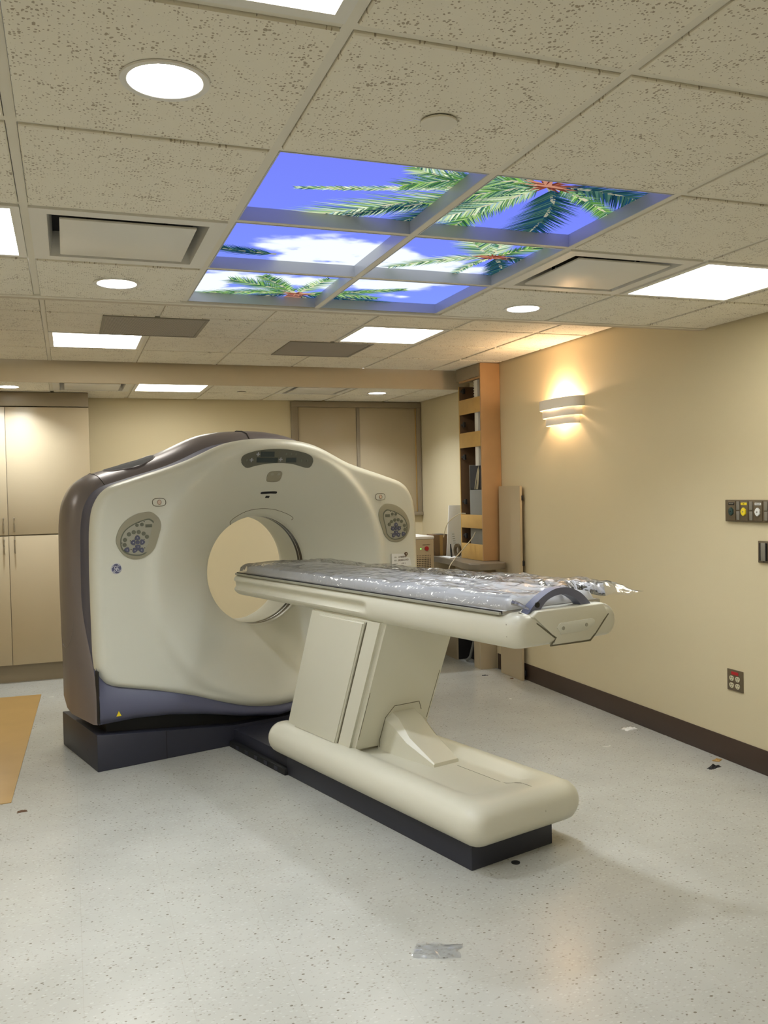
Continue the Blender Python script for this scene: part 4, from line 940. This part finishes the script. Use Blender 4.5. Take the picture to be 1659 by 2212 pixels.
for k, (cy, mt, wd, tx) in enumerate(((.237, 'dgreen', 'OXYGEN', 'panelf'), (.145, 'yellow', 'AIR', 'ink'), (.045, 'paper', 'VACUUM', 'ink'), (-.06, 'paper', 'VACUUM', 'ink'))):
    fr_ = box('outlet_face', -.022, -.017, cy-.027, cy+.027, -.052, .052, M['bronze'], gp, .002)
    box('name_strip', -.0245, -.0215, cy-.022, cy+.022, .031, .044, M['black'] if k == 0 else M[mt], fr_, .002)
    text_mesh('lettering', wd, .0085, M[tx], fr_, Matrix.Translation((-.0247, cy, .0375)) @ Matrix.Rotation(-math.pi/2, 4, 'Z') @ RX)
    lp = prism('connector', [(cy+(.0165+.0022*math.cos(5*a))*math.cos(a), -.004+(.0205+.0015*math.cos(4*a))*math.sin(a)) for a in [q*.2094 for q in range(30)]], 'x', -.030, -.0215, M[mt], fr_, .0015)
    disc('port', (cy, -.004, -.0312), .004, .002, 'x', M['black'] if k == 0 else M['bronze2'], lp, 10)
for cy in (.190, .096, -.008): 
    for z0, z1 in ((.004, .050), (-.048, -.002)): box('slide_bracket', -.0235, -.0175, cy-.011, cy+.011, z0, z1, M['bronze2'], gp, .002)
wp = empty('bracket_plate', (XR, 3.535, 1.156), 0, 'grey brown slide bracket plate below the medical gas outlets', 'wall plate')
box('plate_body', -.012, 0, -.085, .085, -.056, .056, M['bronze'], wp, .002); box('slide_bracket', -.020, -.011, .028, .060, -.046, .048, M['bronze2'], wp, .003); box('slide_groove', -.0205, -.0115, .062, .067, -.044, .046, M['dark'], wp); box('slide_groove', -.0205, -.0115, .020, .026, -.044, .046, M['dark'], wp)
disc('screw', (.044, -.048, -.0135), .004, .003, 'x', M['black'], wp, 10)

# ------------------------------------------------------------------ things on the floor
fs_ = prism('floor_sheet', [(-.31,4.735),(-.236,7.25),(-1.9,7.32),(-1.97,4.70)], 'z', 0, .004, M['cardl'], None, .001)
tag(fs_, 'large tan protective hardboard sheet lying on the floor at left', 'floor sheet')
def scrap(name, x, y, w_, d_, h_, m, label, cat, seed, rz=0.):
    rnd = random.Random(seed); n = 9; vs, fs2 = [], []
    for q in range(n):
        for p in range(n):
            a, b = p/(n-1)*2-1, q/(n-1)*2-1; rad = 1-.28*noise.noise(Vector((a*1.7+seed, b*1.7, seed*.7)))
            e_ = max(0, 1-(a*a+b*b)**1.5*.5)
            vs.append((a*w_/2*rad, b*d_/2*(1-.35*noise.noise(Vector((a*2, seed*1.3, b)))), .001+h_*max(0, .25+.9*noise.noise(Vector((a*2.2+seed*3, b*2.2, 1.7))))*e_))
    for q in range(n-1):
        for p in range(n-1): a = q*n+p; fs2.append((a, a+1, a+n+1, a+n))
    k0 = len(vs); vs += [(x_, y_, 0) for x_, y_, z_ in vs]; fs2 += [tuple(k0+i for i in f_[::-1]) for f_ in fs2[:]]
    bd = [p for p in range(n)]+[q*n+n-1 for q in range(1, n)]+[(n-1)*n+p for p in range(n-2, -1, -1)]+[q*n for q in range(n-2, 0, -1)]
    fs2 += [(a, b, b+k0, a+k0) for a, b in zip(bd, bd[1:]+bd[:1])]
    o = pydata(name, vs, fs2, m, None, True, 60); o.location = (x, y, 0); o.rotation_euler = (0, 0, rz); tag(o, label, cat); return o
scrap('black_scrap', 3.197, 3.80, .085, .028, .022, M['black'], 'torn black scrap on the floor near the brown baseboard', 'scrap', 3, .25)
scrap('cardboard_scrap', 3.30, 3.895, .055, .035, .012, M['cardl'], 'small tan torn scrap against the brown baseboard', 'scrap', 5, .5)
scrap('paper_scrap', 3.235, 4.61, .085, .055, .022, M['paper'], 'small crumpled white paper scrap by the right baseboard', 'scrap', 8, .2)
fc = disc('bottle_cap', (1.659, 3.147, 0), .018, .004, 'z', M['black'], None, 24, .001); tag(fc, 'small round black cap on the floor at the table foot', 'cap')
scrap('brown_scrap', -.252, 4.585, .045, .025, .008, M['ink'], 'small brown scrap on the floor in front of the tan sheet', 'scrap', 11, .1)
scrap('dark_scrap', 3.13, 6.40, .05, .02, .008, M['black'], 'thin dark scrap on the floor before the counter', 'scrap', 13, -.3)
scrap('plug_scrap', 3.265, 6.20, .026, .024, .016, M['ink'], 'tiny dark plug on the floor by the leaning panel', 'scrap', 17)
vs, fs = [], []
for q in range(13):
    for p in range(17):
        a, b = p/8-1, q/6-1; k_ = 1-.22*noise.noise(Vector((a*1.5, b*1.5, 4.2))); vs.append((a*.075*k_, b*.045*k_, .001+.010*max(0, .2+noise.noise(Vector((a*2.5, b*2.5, .9))))))
for q in range(12):
    for p in range(16): a = q*17+p; fs.append((a, a+1, a+18, a+17))
fm = pydata('film_scrap', vs, fs, M['film'], None, True); fm.location = (1.10, 2.64, 0); fm.rotation_euler = (0, 0, -.4)
tag(fm, 'scrap of clear plastic film on the floor in the foreground', 'plastic film')
